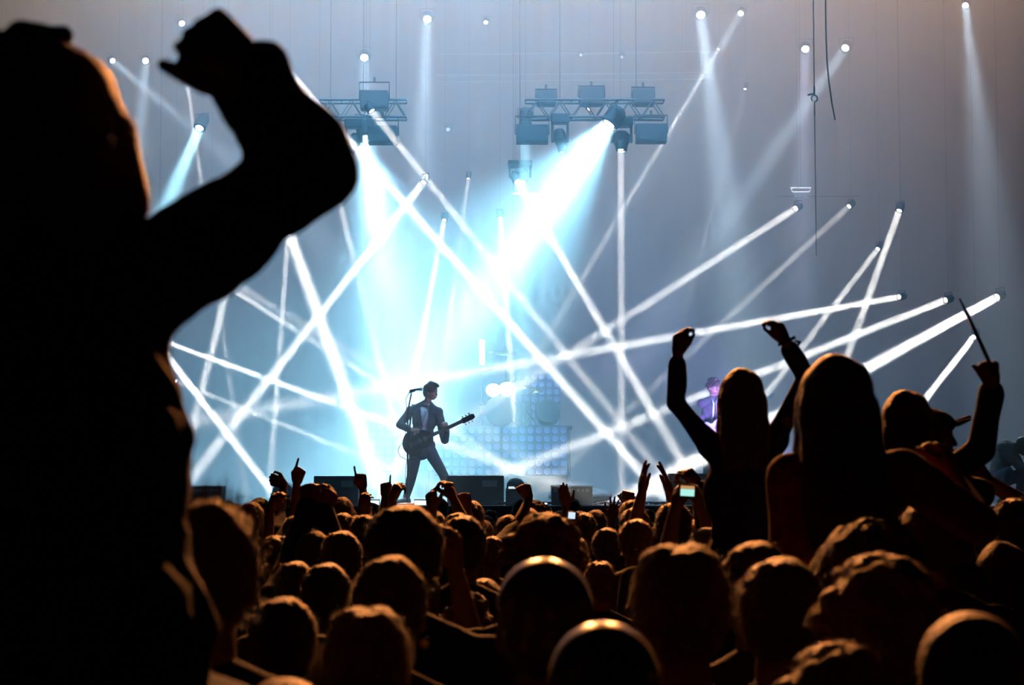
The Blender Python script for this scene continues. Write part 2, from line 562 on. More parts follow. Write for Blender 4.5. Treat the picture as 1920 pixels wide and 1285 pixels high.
def truss(x0, x1, ytop, ybot, Y, label, hangs):
    a, b = P(x0, ytop, Y), P(x1, ybot, Y)
    L, H = b.x - a.x, a.z - b.z
    root = empty('lighting_truss', (a.x, Y, b.z), None, label, 'truss')
    g = MB()
    for z in (0, H):
        for y in (-H / 2, H / 2):
            g.tube([(0, y, z), (L, y, z)], 0.022, 8)
    n = max(3, int(L / 0.34))
    g.build('chord', M['black_metal'], root)
    g = MB()
    for y in (-H / 2, H / 2):
        for i in range(n):
            x, x2 = L * i / n, L * (i + 1) / n
            g.tube([(x, y, 0), ((x + x2) / 2, y, H)], 0.011, 6)
            g.tube([((x + x2) / 2, y, H), (x2, y, 0)], 0.011, 6)
    for z in (0, H):
        for i in range(n + 1):
            g.tube([(L * i / n, -H / 2, z), (L * i / n, H / 2, z)], 0.011, 6)
    g.build('bracing', M['black_metal'], root)
    for t in hangs:
        g = MB()
        g.tube([(L * t, 0, H), (L * t, 0, 13.99 - b.z)], 0.006, 6)
        g.build('hanging_chain', M['cable'], root)
    return root


def box_fixture(x0, y0, x1, y1, Y, label, dep=0.3, tilt=0, up=None, name='strobe_light'):
    a, b = P(x0, y0, Y), P(x1, y1, Y)
    W, H = b.x - a.x, a.z - b.z
    c = (a + b) / 2
    root = empty(name, c, (tilt, 0, 0), label, 'stage light')
    g = MB(); g.box((-W / 2, -dep / 2, -H / 2), (W / 2, dep / 2, H / 2)); g.build('housing', M['black_metal'], root, bevel=0.012)
    g = MB(); g.box((-W * .44, -dep / 2 - 0.012, -H * .38), (W * .44, -dep / 2 - 0.002, H * .38)); g.build('front_glass', M['grille'], root)
    g = MB()
    up = up or 0.16
    g.tube([(-W / 2 - .015, 0, 0), (-W / 2 - .015, 0, H / 2 + up), (W / 2 + .015, 0, H / 2 + up), (W / 2 + .015, 0, 0)], 0.013, 6)
    g.build('bracket', M['black_metal'], root)
    g = MB(); g.tube([(0, 0, H / 2 + up), (0, 0, H / 2 + up + .08)], 0.02, 8); g.build('clamp', M['black_metal'], root)
    return root


def moving_head(px, ytop, ybot, wpx, Y, aimv, label, hang=0.0):
    """base up, head down"""
    top, bot = P(px, ytop, Y), P(px, ybot, Y)
    W = px2m(wpx, Y)
    H = top.z - bot.z
    root = empty('moving_head_light', (top.x, Y, top.z), None, label, 'stage light')
    g = MB(); g.box((-W * .5, -W * .4, -H * .25), (W * .5, W * .4, 0)); g.build('base', M['black_metal'], root, bevel=0.015)
    g = MB()
    for s in (-1, 1):
        g.box((s * W * .42 - .02, -W * .16, -H * .72), (s * W * .42 + .02, W * .16, -H * .24))
    g.box((-W * .42, -W * .16, -H * .26), (W * .42, W * .16, -H * .23))
    g.build('yoke', M['black_metal'], root, bevel=0.006)
    q = V(aimv).normalized().to_track_quat('-Z', 'Y').to_matrix()
    c = V((0, 0, -H * .62))
    r = W * .36
    g = MB(); g.lathe([(r * .5, -H * .38), (r * .62, -H * .38), (r * .75, -H * .2), (r, -H * .05), (r * 1.0, H * .12), (r * .7, H * .22), (.01, H * .24)], c=c, q=q)
    hd = g.build('lamp_head', M['black_metal'], root, smooth=False)
    g = MB(); g.lathe([(r * .48, -H * .385), (.002, -H * .39)], c=c, q=q); g.build('lens', M['lens_dim'], hd)
    if hang:
        g = MB(); g.tube([(0, 0, 0), (0, 0, 13.99 - top.z)], 0.006, 6); g.build('hanging_pipe', M['black_metal'], root)
    return root


truss(600, 762, 190, 222, 31.5, 'dark lattice truss hanging over the left wide flood', (.12, .5, .88))
truss(985, 1245, 190, 222, 31.5, 'dark lattice truss hanging right of the centre', (.25, .8))
box_fixture(676, 172, 728, 206, 31.2, 'dark box light standing on top of the left truss', name='strobe_light')
box_fixture(690, 238, 745, 270, 30.4, 'dark box strobe hanging under the left truss beside the flood')
moving_head(664, 224, 292, 34, 30.4, (-.3, -.3, -1), 'dark moving head hanging at the left edge of the flood on the left truss')
moving_head(618, 222, 276, 26, 31.4, (-.5, -.2, -1), 'leftmost moving head on the left truss by the raised elbow')
box_fixture(968, 236, 1028, 269, 31.2, 'dark box light above the middle moving head, lit at its top')
moving_head(1050, 214, 287, 34, 31.2, (.15, -.2, -1), 'dark moving head hanging under the middle of the right truss')
moving_head(1165, 222, 285, 44, 30.2, (0, -.1, -1), 'biggest moving head at the right truss beside the wide flood')
box_fixture(1192, 234, 1250, 268, 31.3, 'dark box strobe at the right end of the right truss')
for x0, x1, y0, y1, lb in ((1006, 1042, 172, 198, 'left of the three boxes standing on the right truss'), (1086, 1132, 166, 198, 'middle and largest of the three boxes on the right truss'), (1186, 1226, 168, 198, 'right of the three boxes standing on the right truss')):
    box_fixture(x0, y0, x1, y1, 31.5, 'dark ' + lb, up=.04)
moving_head(975, 303, 345, 46, 31.7, (.3, -.4, -1), 'moving head in the middle between the two wide floods', hang=1)
# small shelf-like lit bar under it
a = P(960, 366, 31.5)
r_ = empty('light_bar', a, None, 'thin bright bar under the middle moving head', 'stage light')
g = MB(); g.box((0, -.05, 0), (px2m(50, 31.5), .05, .03)); g.build('bar', M['steel'], r_)
g = MB(); g.box((.02, -.06, .005), (px2m(48, 31.5), -.052, .025)); g.build('lit_strip', M['lens_cool'], r_)
g = MB(); g.tube([(.02, 0, .03), (.02, .0, 13.99 - a.z)], .003, 5); g.tube([(.02, 0, 0), (.0, 0, -.5)], .003, 5); g.build('hanging_cable', M['cable'], r_)

# small bright rectangular fixture at the right
a = P(1483, 362, 33)
r_ = empty('light_fixture', a, None, 'small bright rectangular fixture left of the hanging chain', 'stage light')
W = px2m(38, 33)
g = MB()
g.tube([(0, 0, .09), (W, 0, .09), (W - .03, 0, .02), (.03, 0, .02), (0, 0, .09)], .008, 6)
g.build('lit_frame', M['lens_dim'], r_)
g = MB(); g.box((.06, -.05, -.09), (.2, .05, .0)); g.box((.22, -.03, -.1), (.28, .03, -.05)); g.build('lamp_body', M['steel'], r_)
g = MB(); g.tube([(W / 2, 0, .09), (W / 2, 0, 13.99 - a.z)], .003, 5); g.build('hanging_cable', M['cable'], r_)
g = MB(); g.tube([(-.25, .0, -.06), (1.2, 0, -.06)], .006, 5); g.build('rail', M['black_metal'], r_)

# tower at the left behind the tall silhouette
a = P(225, 440, 33)
r_ = empty('lighting_tower', (a.x, 33, STAGE_Z), None, 'grey lattice tower with lamps beside the tall silhouette head', 'truss')
hh = P(0, 392, 33).z - STAGE_Z
g = MB()
for x in (-.05, .35):
    for y in (-.2, .2):
        g.tube([(x, y, 0), (x, y, hh)], .02, 6)
n = 14
for i in range(n):
    z0, z1 = hh * i / n, hh * (i + 1) / n
    for y in (-.2, .2):
        g.tube([(-.05, y, z0), (.35, y, z1)], .009, 5)
        g.tube([(-.05, y, z1), (.35, y, z1)], .009, 5)
g.build('lattice', M['steel'], r_)
g = MB(); g.box((-.1, -.25, hh), (.45, .25, hh + .04)); g.build('top_plate', M['black_metal'], r_)
g = MB(); g.lathe([(.12, 0), (.17, .05), (.17, .3), (.1, .38)], c=(-.1, 0, hh + .02)); g.build('lamp_body', M['black_metal'], r_)

# hanging chain with hook, and loose cable
a = P(1527, 182, 28)
r_ = empty('hanging_cable', a, None, 'thin dark rigging cable with a hook at the upper right', 'cable')
g = MB(); g.tube([(0, 0, .04), (0, 0, 13.99 - a.z)], .008, 6); g.tube([(0, 0, -.08), (.0, 0, P(0, 480, 28).z - a.z)], .006, 6); g.build('wire', M['cable'], r_)
g = MB()
g.tube([(.045 * math.sin(t), 0, -.02 + .05 * math.cos(t)) for t in [k * math.pi / 5 for k in range(-4, 6)]], .012, 8)
g.tube([(-.1, 0, .03), (-.02, 0, .05)], .014, 8)
g.tube([(0, 0, .03), (0, 0, .16)], .014, 8)
g.tube([(0, 0, -.07), (0, 0, -.28)], .010, 8)
g.build('hook', M['black_metal'], r_)
g = MB()
pts = [P(x, y, 28) for x, y in ((1548, -120), (1548, 20), (1549, 80), (1551, 120), (1555, 160), (1560, 195), (1566, 225))]
g.tube([p for p in pts], .011, 6)
tag(g.build('loose_cable', M['cable']), 'curved loose black cable right of the rigging hook', 'cable')

# faint pipes of the roof grid far up at the back
for i, (y, lb) in enumerate(((103, 'upper'), (142, 'middle'), (154, 'lower'))):
    a, b = P(820, y, 39), P(1330, y - 5, 39)
    r_ = empty('roof_pipe', a, None, '%s of the faint horizontal pipes behind the right truss' % lb, 'pipe')
    g = MB(); g.tube([(0, 0, 0), b - a], .018, 8); g.build('pipe', M['steel'], r_)
    g = MB()
    for t in (.1, .9):
        g.tube([(b - a) * t, V(((b - a) * t).to_tuple()[:2] + (13.99 - a.z,))], .004, 5)
    g.build('hanging_cable', M['cable'], r_)


# ------------------------------------------------------------------ drum riser and round-lamp panels
RZ = P(0, 798, 33).z
x0, x1 = P(843, 0, 33).x, P(1072, 0, 33).x
r_ = empty('drum_riser', ((x0 + x1) / 2, 34.2, STAGE_Z), None, 'raised dark platform carrying the drum kit', 'platform')
hw = (x1 - x0) / 2
g = MB(); g.box((-hw, -1.1, RZ - STAGE_Z - .06), (hw, 1.2, RZ - STAGE_Z)); g.build('deck', M['black_metal'], r_, bevel=.01)
for sx in (-1, 1):
    for y in (-1.0, 1.1):
        g = MB(); g.tube([(sx * (hw - .06), y, 0), (sx * (hw - .06), y, RZ - STAGE_Z - .05)], .03, 8); g.build('leg', M['steel'], r_)
g = MB(); g.box((-hw + .1, -.95, 0), (hw - .1, 1.05, RZ - STAGE_Z - .06)); g.build('skirt', M['skirt'], r_)


def lamp_panel(xl, ytop, cols, rows, pitch, Y, label, feet=True):
    a = P(xl, ytop, Y)
    W, H = cols * pitch, rows * pitch
    root = empty('lamp_panel', (a.x + W / 2, Y, a.z - H), None, label, 'lamp panel', 'panels of round lamps on stage')
    g = MB(); g.box((-W / 2, 0, 0), (W / 2, .12, H)); g.build('housing', M['panel'], root, bevel=.008)
    g = MB(); g.lathe([(pitch * .40, -.0), (pitch * .40, .012), (pitch * .33, .016), (pitch * .30, .008), (pitch * .12, .014), (.002, .016)], q=Matrix.Rotation(R(90), 3, 'X'), n=18)
    pr = None
    for j in range(rows):
        for i in range(cols):
            if pr is None:
                pr = g.build('round_lamp', M['panel_lens'], root, smooth=True)
                o = pr
            else:
                o = pr.copy(); COL.objects.link(o); o.parent = root
            o.location = (-W / 2 + (i + .5) * pitch, 0, (j + .5) * pitch)
    if feet:
        for s in (-1, 1):
            g = MB()
            g.box((s * W * .4 - .03, .02, STAGE_Z - (a.z - H)), (s * W * .4 + .03, .10, 0.0))
            g.box((s * W * .4 - .03, -.1, STAGE_Z - (a.z - H)), (s * W * .4 + .03, .3, STAGE_Z - (a.z - H) + .03))
            g.build('stand', M['black_metal'], root)
    return root


pit = .1408
lamp_panel(691, 793, 8, 6, pit, 32.85, 'panel of round lamps left of the singer legs')
lamp_panel(816, 800, 8, 6, pit, 32.85, 'panel of round lamps behind the singer and guitar neck')
lamp_panel(941, 800, 8, 6, pit, 32.85, 'violet panel of round lamps under the right half of the drums')
lamp_panel(966, 700, 6, 7, pit * 1.0, 35.6, 'panel of round lamps standing behind the drum kit')

# ------------------------------------------------------------------ drum kit (depth 33.6 on the riser)
DY = 33.7
kit = empty('drum_kit', P(962, 798, DY), None, 'pale drum kit with cymbals on the raised platform', 'drum kit')
K = kit.location


def K_(px, py, dy=0):
    return P(px, py, DY + dy) - K


BZ = RZ - K.z
Q90 = Matrix.Rotation(R(90), 3, 'X')


def drum(px, py, rpx, dep, tilt, name='tom_drum', m='drumshell', dy=0, yaw=0):
    r = px2m(rpx, DY)
    q = Matrix.Rotation(yaw, 3, 'Z') @ Matrix.Rotation(tilt, 3, 'X')
    c = K_(px, py, dy)
    g = MB(); g.lathe([(r * .98, -dep / 2), (r, -dep / 2), (r, dep / 2), (r * .98, dep / 2)], c=c, q=q, n=28)
    o = g.build(name, M[m], kit, smooth=False)
    g = MB()
    g.lathe([(r * .97, dep / 2 + .004), (.002, dep / 2 + .006)], c=c, q=q, n=28)
    g.lathe([(r * .97, -dep / 2 - .004), (.002, -dep / 2 - .006)], c=c, q=q, n=28)
    g.build('drum_head', M['drumskin'], o)
    g = MB()
    for z in (-dep / 2, dep / 2):
        g = MB(); g.lathe([(r * .99, z - .012), (r * 1.05, z - .012), (r * 1.05, z + .012), (r * .99, z + .012)], c=c, q=q, n=28)
        g.build('hoop', M['chrome'], o)
    g = MB()
    for i in range(8):
        a = i * math.pi / 4
        p = V((r * 1.04 * math.cos(a), r * 1.04 * math.sin(a), 0))
        g.tube([c + q @ (p + V((0, 0, -dep / 2))), c + q @ (p + V((0, 0, dep / 2)))], .006, 5)
    g.build('tension_rods', M['chrome'], o)
    return o


drum(938, 771, 27, .45, R(90), 'bass_drum')
drum(925, 737, 13, .22, R(70), 'tom_drum')
drum(950, 735, 14, .22, R(70), 'tom_drum')
drum(908, 765, 13, .16, R(15), 'snare_drum', dy=.5)
drum(977, 773, 17, .36, R(8), 'floor_tom', dy=.3)
drum(1027, 775, 21, .4, R(80), 'floor_tom', 'tom')


def cymbal(px, py, wpx, tilt, floorpx, dy=0):
    r = px2m(wpx / 2, DY)
    c = K_(px, py, dy)
    q = Matrix.Rotation(tilt, 3, 'Y') @ Matrix.Rotation(R(12), 3, 'X')
    g = MB()
    g.tube([c + V((0, 0, .04)), V((c.x, c.y, BZ + .3)), V((c.x, c.y, BZ + .25))], .013, 8)
    for k in range(3):
        a = k * 2.094 + .5
        g.tube([(c.x, c.y, BZ + .3), (c.x + .26 * math.cos(a), c.y + .26 * math.sin(a), BZ + .01)], .01, 6)
    st = g.build('cymbal_stand', M['chrome'], kit)
    g = MB(); g.lathe([(.012, .03), (r * .18, .022), (r * .26, .006), (r, -.02), (r, -.023), (r * .26, .002), (.012, .02)], c=c, q=q, n=32)
    g.build('cymbal', M['brass'], st, smooth=True)


cymbal(948, 660, 62, R(3), 0)
cymbal(905, 690, 44, R(-8), 0, .2)
cymbal(985, 724, 34, R(6), 0, .1)
cymbal(1004, 732, 30, R(-4), 0, -.1)
cymbal(965, 716, 30, R(8), 0, .5)
g = MB()
c = K_(945, 775, .9)
g.lathe([(.17, .0), (.18, .05), (.16, .08), (.002, .09)], c=V((c.x, c.y, BZ + .45)))
g.tube([(c.x, c.y, BZ), (c.x, c.y, BZ + .46)], .02, 8)
g.build('stool', M['plastic'], kit)
g = MB()
a, b = K_(960, 700, -.2), K_(975, 790, -.2)
g.tube([K_(958, 792, -.2), K_(970, 712, -.2)], .009, 6); g.tube([K_(985, 792, -.2), K_(962, 722, -.2)], .009, 6)
g.tube([K_(990, 778, -.2), K_(950, 728, -.2)], .008, 6)
g.build('rack_bar', M['chrome'], kit)

# glaring white lamp on a stand left of the cymbals
a = P(904, 664, 34.3)
r_ = empty('strip_lamp', (a.x, 34.3, RZ), None, 'glaring white upright lamp left of the high cymbal', 'lamp')
hh = a.z - RZ
g = MB(); g.box((-.05, -.04, hh - .2), (.05, .04, hh + .26)); g.build('lamp_body', M['steel'], r_)
g = MB(); g.box((-.045, -.055, hh - .19), (.045, -.042, hh + .25)); g.build('lit_face', M['lens_cool'], r_)
g = MB(); g.tube([(0, 0, 0), (0, 0, hh - .2)], .012, 6)
for k in range(3):
    g.tube([(0, 0, .2), (.2 * math.cos(k * 2.1), .2 * math.sin(k * 2.1), .01)], .01, 6)
g.build('stand', M['steel'], r_)


# ------------------------------------------------------------------ stage front: monitors, cases, lamps
def wedge(xl, xr, ytop, Y, label, dep=.5, slots=False):
    a, b = P(xl, ytop, Y), P(xr, ytop, Y)
    W, H = b.x - a.x, a.z - STAGE_Z
    root = empty('stage_monitor', ((a.x + b.x) / 2, Y, STAGE_Z), None, label, 'stage monitor')
    prof = [(0, 0), (dep, 0), (dep, H * .35), (dep * .35, H), (0, H)]
    g = MB()
    n = len(prof)
    vs = [V((-W / 2, y, z)) for y, z in prof] + [V((W / 2, y, z)) for y, z in prof]
    g.add(vs, [(i, (i + 1) % n, n + (i + 1) % n, n + i) for i in range(n)] + [tuple(range(n - 1, -1, -1)), tuple(range(n, 2 * n))])
    g.build('cabinet', M['black_metal'], root, bevel=.012)
    g = MB()
    e = .03
    p0, p1 = V((0, dep, H * .35)), V((0, dep * .35, H))
    nn = V((0, (p1 - p0).z, -(p1 - p0).y)).normalized()
    q0, q1 = p0.lerp(p1, .06) + nn * .005, p0.lerp(p1, .94) + nn * .005
    g.add([V((-W / 2 + e, q0.y, q0.z)), V((W / 2 - e, q0.y, q0.z)), V((W / 2 - e, q1.y, q1.z)), V((-W / 2 + e, q1.y, q1.z))] +
          [V((-W / 2 + e, q0.y, q0.z)) + nn * .01, V((W / 2 - e, q0.y, q0.z)) + nn * .01, V((W / 2 - e, q1.y, q1.z)) + nn * .01, V((-W / 2 + e, q1.y, q1.z)) + nn * .01],
          [(0, 1, 2, 3), (7, 6, 5, 4), (0, 4, 5, 1), (1, 5, 6, 2), (2, 6, 7, 3), (3, 7, 4, 0)])
    g.build('speaker_grille', M['grille'], root)
    g = MB(); g.box((W * .12, -.012, H * .62), (W * .38, 0.0, H * .84)); g.build('socket_plate', M['steel'], root)
    return root


wedge(588, 672, 893, 25.2, 'dark stage monitor left of the singer behind the pointing hands')
wedge(838, 945, 892, 25.2, 'largest dark stage monitor right of the singer feet')
wedge(1254, 1345, 888, 25.6, 'dark stage monitor behind the phone at the right')


def rack_case(xl, xr, ytop, Y, label):
    a, b = P(xl, ytop, Y), P(xr, ytop, Y)
    W, H = b.x - a.x, a.z - STAGE_Z
    root = empty('equipment_case', ((a.x + b.x) / 2, Y, STAGE_Z), None, label, 'case')
    g = MB(); g.box((-W / 2, 0, 0), (W / 2, .35, H)); g.build('case_body', M['black_metal'], root, bevel=.008)
    g = MB()
    n = 8
    for i in range(n):
        g.box((-W / 2 + .03 + i * (W - .06) / n, -.006, H - .075), (-W / 2 + .03 + (i + .72) * (W - .06) / n, .0, H - .035))
    g.build('vent_slots', M['steel'], root)
    g = MB(); g.box((-W / 2 - .006, -.008, H - .012), (W / 2 + .006, .356, H + .006)); g.build('edge_trim', M['steel'], root)
    return root


rack_case(357, 416, 912, 25.2, 'low black case at the left beside the tall silhouette')
rack_case(1034, 1111, 912, 25.0, 'black ventilated case in front of the shiny wrapped dome')

# shiny clear-wrapped round lamp behind the case
a = P(1088, 944, 25.75)
r_ = empty('wrapped_lamp', (a.x, 25.75, STAGE_Z), None, 'shiny round dome wrapped in clear film behind the ventilated case', 'lamp')
g = MB(); g.ell((0, 0, .12), (px2m(60, 25.75), .3, P(0, 913, 25.75).z - STAGE_Z - .12), nu=48, nv=28)
dm = g.build('film_wrap', M['clear'], r_, smooth=True)
for v in dm.data.vertices:
    v.co += v.co.normalized() * .02 * noise.noise(v.co * 14)
    if v.co.z < 0.0:
        v.co.z = 0.0
g = MB(); g.box((-.2, -.12, 0), (.2, .12, .12)); g.build('base', M['black_metal'], r_)
lamp('SPOT', 'dome_key_lamp', (a.x + 1.6, 24.9, 5.5), (a.x + .2, 25.7, 1.8), 160, CW, spot_size=R(22), spot_blend=.5, shadow_soft_size=.1)

# lamp with a bright top between monitor and case
a, b = P(948, 896, 24.9), P(986, 896, 24.9)
r_ = empty('floor_light', ((a.x + b.x) / 2, 24.95, STAGE_Z), None, 'black floor lamp with a bright bluish band by the largest monitor', 'stage light')
W, H = b.x - a.x, a.z - STAGE_Z
g = MB(); g.box((-W / 2, -.1, 0), (W / 2, .12, H * .62)); g.build('base', M['black_metal'], r_, bevel=.01)
g = MB(); g.ell((0, 0, H * .68), (W * .46, .13, H * .32)); g.build('lamp_head', M['black_metal'], r_, smooth=True)
g = MB(); g.box((-W * .36, -.125, H * .60), (W * .3, -.105, H * .68)); g.build('lit_band', M['lens_dim'], r_)
g = MB(); g.lathe([(W * .3, 0), (W * .3, .02), (.002, .03)], c=(0, -.1, H * .3), q=Q90); g.build('lens', M['grille'], r_)

# round grey fan-like lamp at the left
a = P(531, 925, 25.3)
r_ = empty('round_floor_light', (a.x, 25.3, STAGE_Z), None, 'grey round drum-shaped lamp on stage behind the leftmost raised hand', 'stage light')
rr = px2m(21, 25.3)
g = MB(); g.lathe([(rr * .9, 0), (rr, .03), (rr, .2), (rr * .7, .26), (.01, .28)], c=(0, -.05, a.z - STAGE_Z), q=Matrix.Rotation(R(-90), 3, 'X'), n=32); g.build('lamp_drum', M['steel'], r_, smooth=False)
g = MB(); g.box((-rr, -.06, 0), (rr, .2, .04)); g.box((-rr - .02, .02, 0), (-rr, .08, a.z - STAGE_Z)); g.box((rr, .02, 0), (rr + .02, .08, a.z - STAGE_Z)); g.build('bracket', M['black_metal'], r_)

# small glaring lamps lying on the stage edge
for px, py, lb in ((700, 944, 'small glaring white lamp on the stage edge left of the singer'), (788, 940, 'small glaring white lamp at the singer feet'), (1012, 941, 'thin bright lamp at the foot of the ventilated case')):
    a = P(px, py, 24.75)
    r_ = empty('edge_light', (a.x, 24.75, STAGE_Z), None, lb, 'stage light')
    w2 = .07 if 'thin' not in lb else .09
    hh = .05 if 'thin' not in lb else .02
    g = MB(); g.box((-w2 - .01, 0, 0), (w2 + .01, .1, hh + .03)); g.build('lamp_body', M['black_metal'], r_, bevel=.005)
    g = MB(); g.box((-w2, -.006, .012), (w2, 0, hh + .012)); g.build('lit_face', M['lens_cool'], r_)

# coiled cables along the stage front
rnd = random.Random(4)
for k, (xa, xb, lb) in enumerate(((930, 1035, 'black cable heap around the floor lamp'), (560, 640, 'black cable lying left of the left stage monitor'), (1118, 1250, 'black cable lying right of the wrapped dome'))):
    g = MB()
    for j in range(4):
        pts = []
        for i in range(30):
            p = P(xa + (xb - xa) * i / 29, 945, 24.85)
            pts.append((p.x + .03 * rnd.uniform(-1, 1), 24.80 + .04 * math.sin(i * .8 + j) + .02 * j, STAGE_Z + .015 + .03 * abs(math.sin(i * (.5 + .2 * j) + j * 2))))
        g.tube(pts, .009, 6)
    tag(g.build('stage_cable', M['cable'], smooth=True), lb, 'cable')


# ------------------------------------------------------------------ people
def rotv(yaw=0, pitch=0, roll=0):
    return Matrix.Rotation(yaw, 3, 'Z') @ Matrix.Rotation(pitch, 3, 'X') @ Matrix.Rotation(roll, 3, 'Y')


def hand(g, wr, d, n, side, pose, s=1.0):
    """palm and five fingers; d points along the fingers, n is the way they curl, side +1/-1 picks the thumb side"""
    d = V(d).normalized()
    n = V(n)
    n = (n - d * n.dot(d)).normalized()
    l = d.cross(n) * side
    wr = V(wr)
    P_ = {'open': ([8, 5, 6, 12], 6, 42, 10), 'fist': ([84, 84, 86, 88], 0, 28, 70), 'point': ([4, 80, 84, 86], 0, 30, 60),
          'relaxed': ([30, 34, 38, 42], 3, 38, 22), 'grip': ([66, 68, 70, 70], 0, 35, 45), 'curl': ([48, 52, 56, 60], 2, 45, 30),
          'clap': ([10, 4, 4, 6], 1, 48, 6), 'ring': ([34, 38, 42, 48], 1, 30, 38), 'spread': ([6, 10, 12, 10], 12, 50, 8)}[pose]
    curls, spread, tha, thc = P_
    Ls = (.072, .080, .074, .060)
    kx = (.031, .010, -.011, -.030)
    kd = (.088, .092, .088, .080)
    for i in range(4):
        k = wr + (d * kd[i] + l * kx[i]) * s
        base = wr + (l * kx[i] * .6 + d * .012) * s
        g.rc(base, .019 * s, k, .0145 * s, 10)
        a = math.radians(curls[i])
        sp = math.radians(spread * (1.5 - i))
        p = k
        r = (.0102, .0105, .010, .0088)[i] * s
        ang = 0
        for j, f in enumerate((.46, .30, .24)):
            ang += a * (1.0, 1.05, .7)[j]
            dd = (d * math.cos(ang) + n * math.sin(ang))
            dd = (dd * math.cos(sp) + l * math.sin(sp)).normalized()
            q = p + dd * Ls[i] * f * s
            g.rc(p, r * (1 - .07 * j), q, r * (.93 - .07 * j), 10)
            p = q
    g.rc(wr, .024 * s, wr + d * .05 * s, .026 * s, 10)
    # thumb from the side of the palm near its base
    tb = wr + (d * .022 + l * .026 + n * .006) * s
    ta, tc = math.radians(tha), math.radians(thc)
    t1 = (d * math.cos(ta) + l * math.sin(ta) + n * math.sin(tc) * .45).normalized()
    q = tb + t1 * .044 * s
    g.rc(tb, .0165 * s, q, .0125 * s, 10)
    t2 = (d * math.cos(ta * .5) + l * math.sin(ta * .5) * math.cos(tc) + n * math.sin(tc) - l * math.sin(tc) * .5).normalized()
    q2 = q + t2 * .032 * s
    g.rc(q, .0118 * s, q2, .0105 * s, 10)
    t3 = (t2 + n * math.sin(tc) * .5 - l * math.sin(tc) * .4).normalized()
    g.rc(q2, .0105 * s, q2 + t3 * .024 * s, .009 * s, 10)


def ik(S, W, a, b, pole):
    S, W, pole = V(S), V(W), V(pole)
    D = W - S
    L = D.length
    if L > (a + b) * .995:
        W = S + D * ((a + b) * .995 / L)
        D = W - S
        L = D.length
    u = D / L
    t = (a * a - b * b + L * L) / (2 * L)
    h = math.sqrt(max(0, a * a - t * t))
    pv = pole - u * pole.dot(u)
    pv = pv.normalized() if pv.length > 1e-4 else u.orthogonal().normalized()
    return S + u * t + pv * h, W


def joints(s, yaw=0, lean=(0, 0)):
    Y = Matrix.Rotation(yaw, 3, 'Z')
    lx, ly = lean
    J = dict(hipL=V((-.09, 0, .92)), hipR=V((.09, 0, .92)), kneeL=V((-.10, .01, .50)), kneeR=V((.10, .01, .50)),
             ankL=V((-.11, -.02, .09)), ankR=V((.11, -.02, .09)), toeL=V((-.13, .14, .035)), toeR=V((.13, .14, .035)),
             pel=V((0, 0, .96)), waist=V((lx * .3, ly * .3, 1.11)), chest=V((lx * .7, ly * .7, 1.28)),
             shL=V((-.178 + lx, ly, 1.42)), shR=V((.178 + lx, ly, 1.42)), neck=V((lx, ly - .01, 1.47)), head=V((lx, ly + .015, 1.655)))
    return {k: Y @ (v * s) for k, v in J.items()}


def torso(g, J, s, infl=0.0, yaw=0, fem=False):
    q = Matrix.Rotation(yaw, 3, 'Z')
    sw = .93 if fem else 1.0
    up = (J['chest'] - J['pel']).normalized()
    qq = (V((0, 0, 1)).rotation_difference(up)).to_matrix() @ q
    g.ell(J['pel'], (.162 * s + infl, .112 * s + infl, .13 * s + infl), qq)
    g.ell(J['waist'], ((.125 if fem else .142) * s + infl, .10 * s + infl, .17 * s + infl), qq)
    g.ell(J['chest'], (.168 * sw * s + infl, .115 * s + infl, .18 * s + infl), qq)
    i = infl
    for k in ('shL', 'shR'):
        c = J['chest'] + V((0, 0, .09 * s))
        sh = J[k]
        g.rc(c.lerp(sh, .25), .07 * s + i, sh, .054 * s + i)
        g.rc(sh.lerp(J['neck'], .25), .045 * s + i, J['neck'] + V((0, 0, .015 * s)), .05 * s + i)


def headmesh(g, c, hr, s, face=True):
    def T(x, y, z):
        return c + hr @ (V((x, y, z)) * s)
    g.ell(T(0, -.01, .015), (.075 * s, .096 * s, .092 * s), hr, 20, 14)
    g.ell(T(0, .030, -.040), (.058 * s, .060 * s, .068 * s), hr, 18, 12)
    g.rc(T(0, .060, -.086), .022 * s, T(0, .045, -.075), .034 * s)
    for k in (-1, 1):
        g.ell(T(k * .074, -.008, -.020), (.010 * s, .017 * s, .030 * s), hr, 10, 8)
        g.ell(T(k * .036, .062, -.028), (.020 * s, .022 * s, .020 * s), hr, 10, 8)
        if face:
            g.rc(T(k * .014, .084, .017), .010 * s, T(k * .042, .074, .017), .009 * s)
    g.rc(T(0, .088, .006), .008 * s, T(0, .106, -.030), .012 * s)
    g.rc(T(-.016, .092, -.060), .007 * s, T(.016, .092, -.060), .007 * s)
    g.rc(T(-.013, .090, -.070), .008 * s, T(.013, .090, -.070), .008 * s)


HAIRC = {}


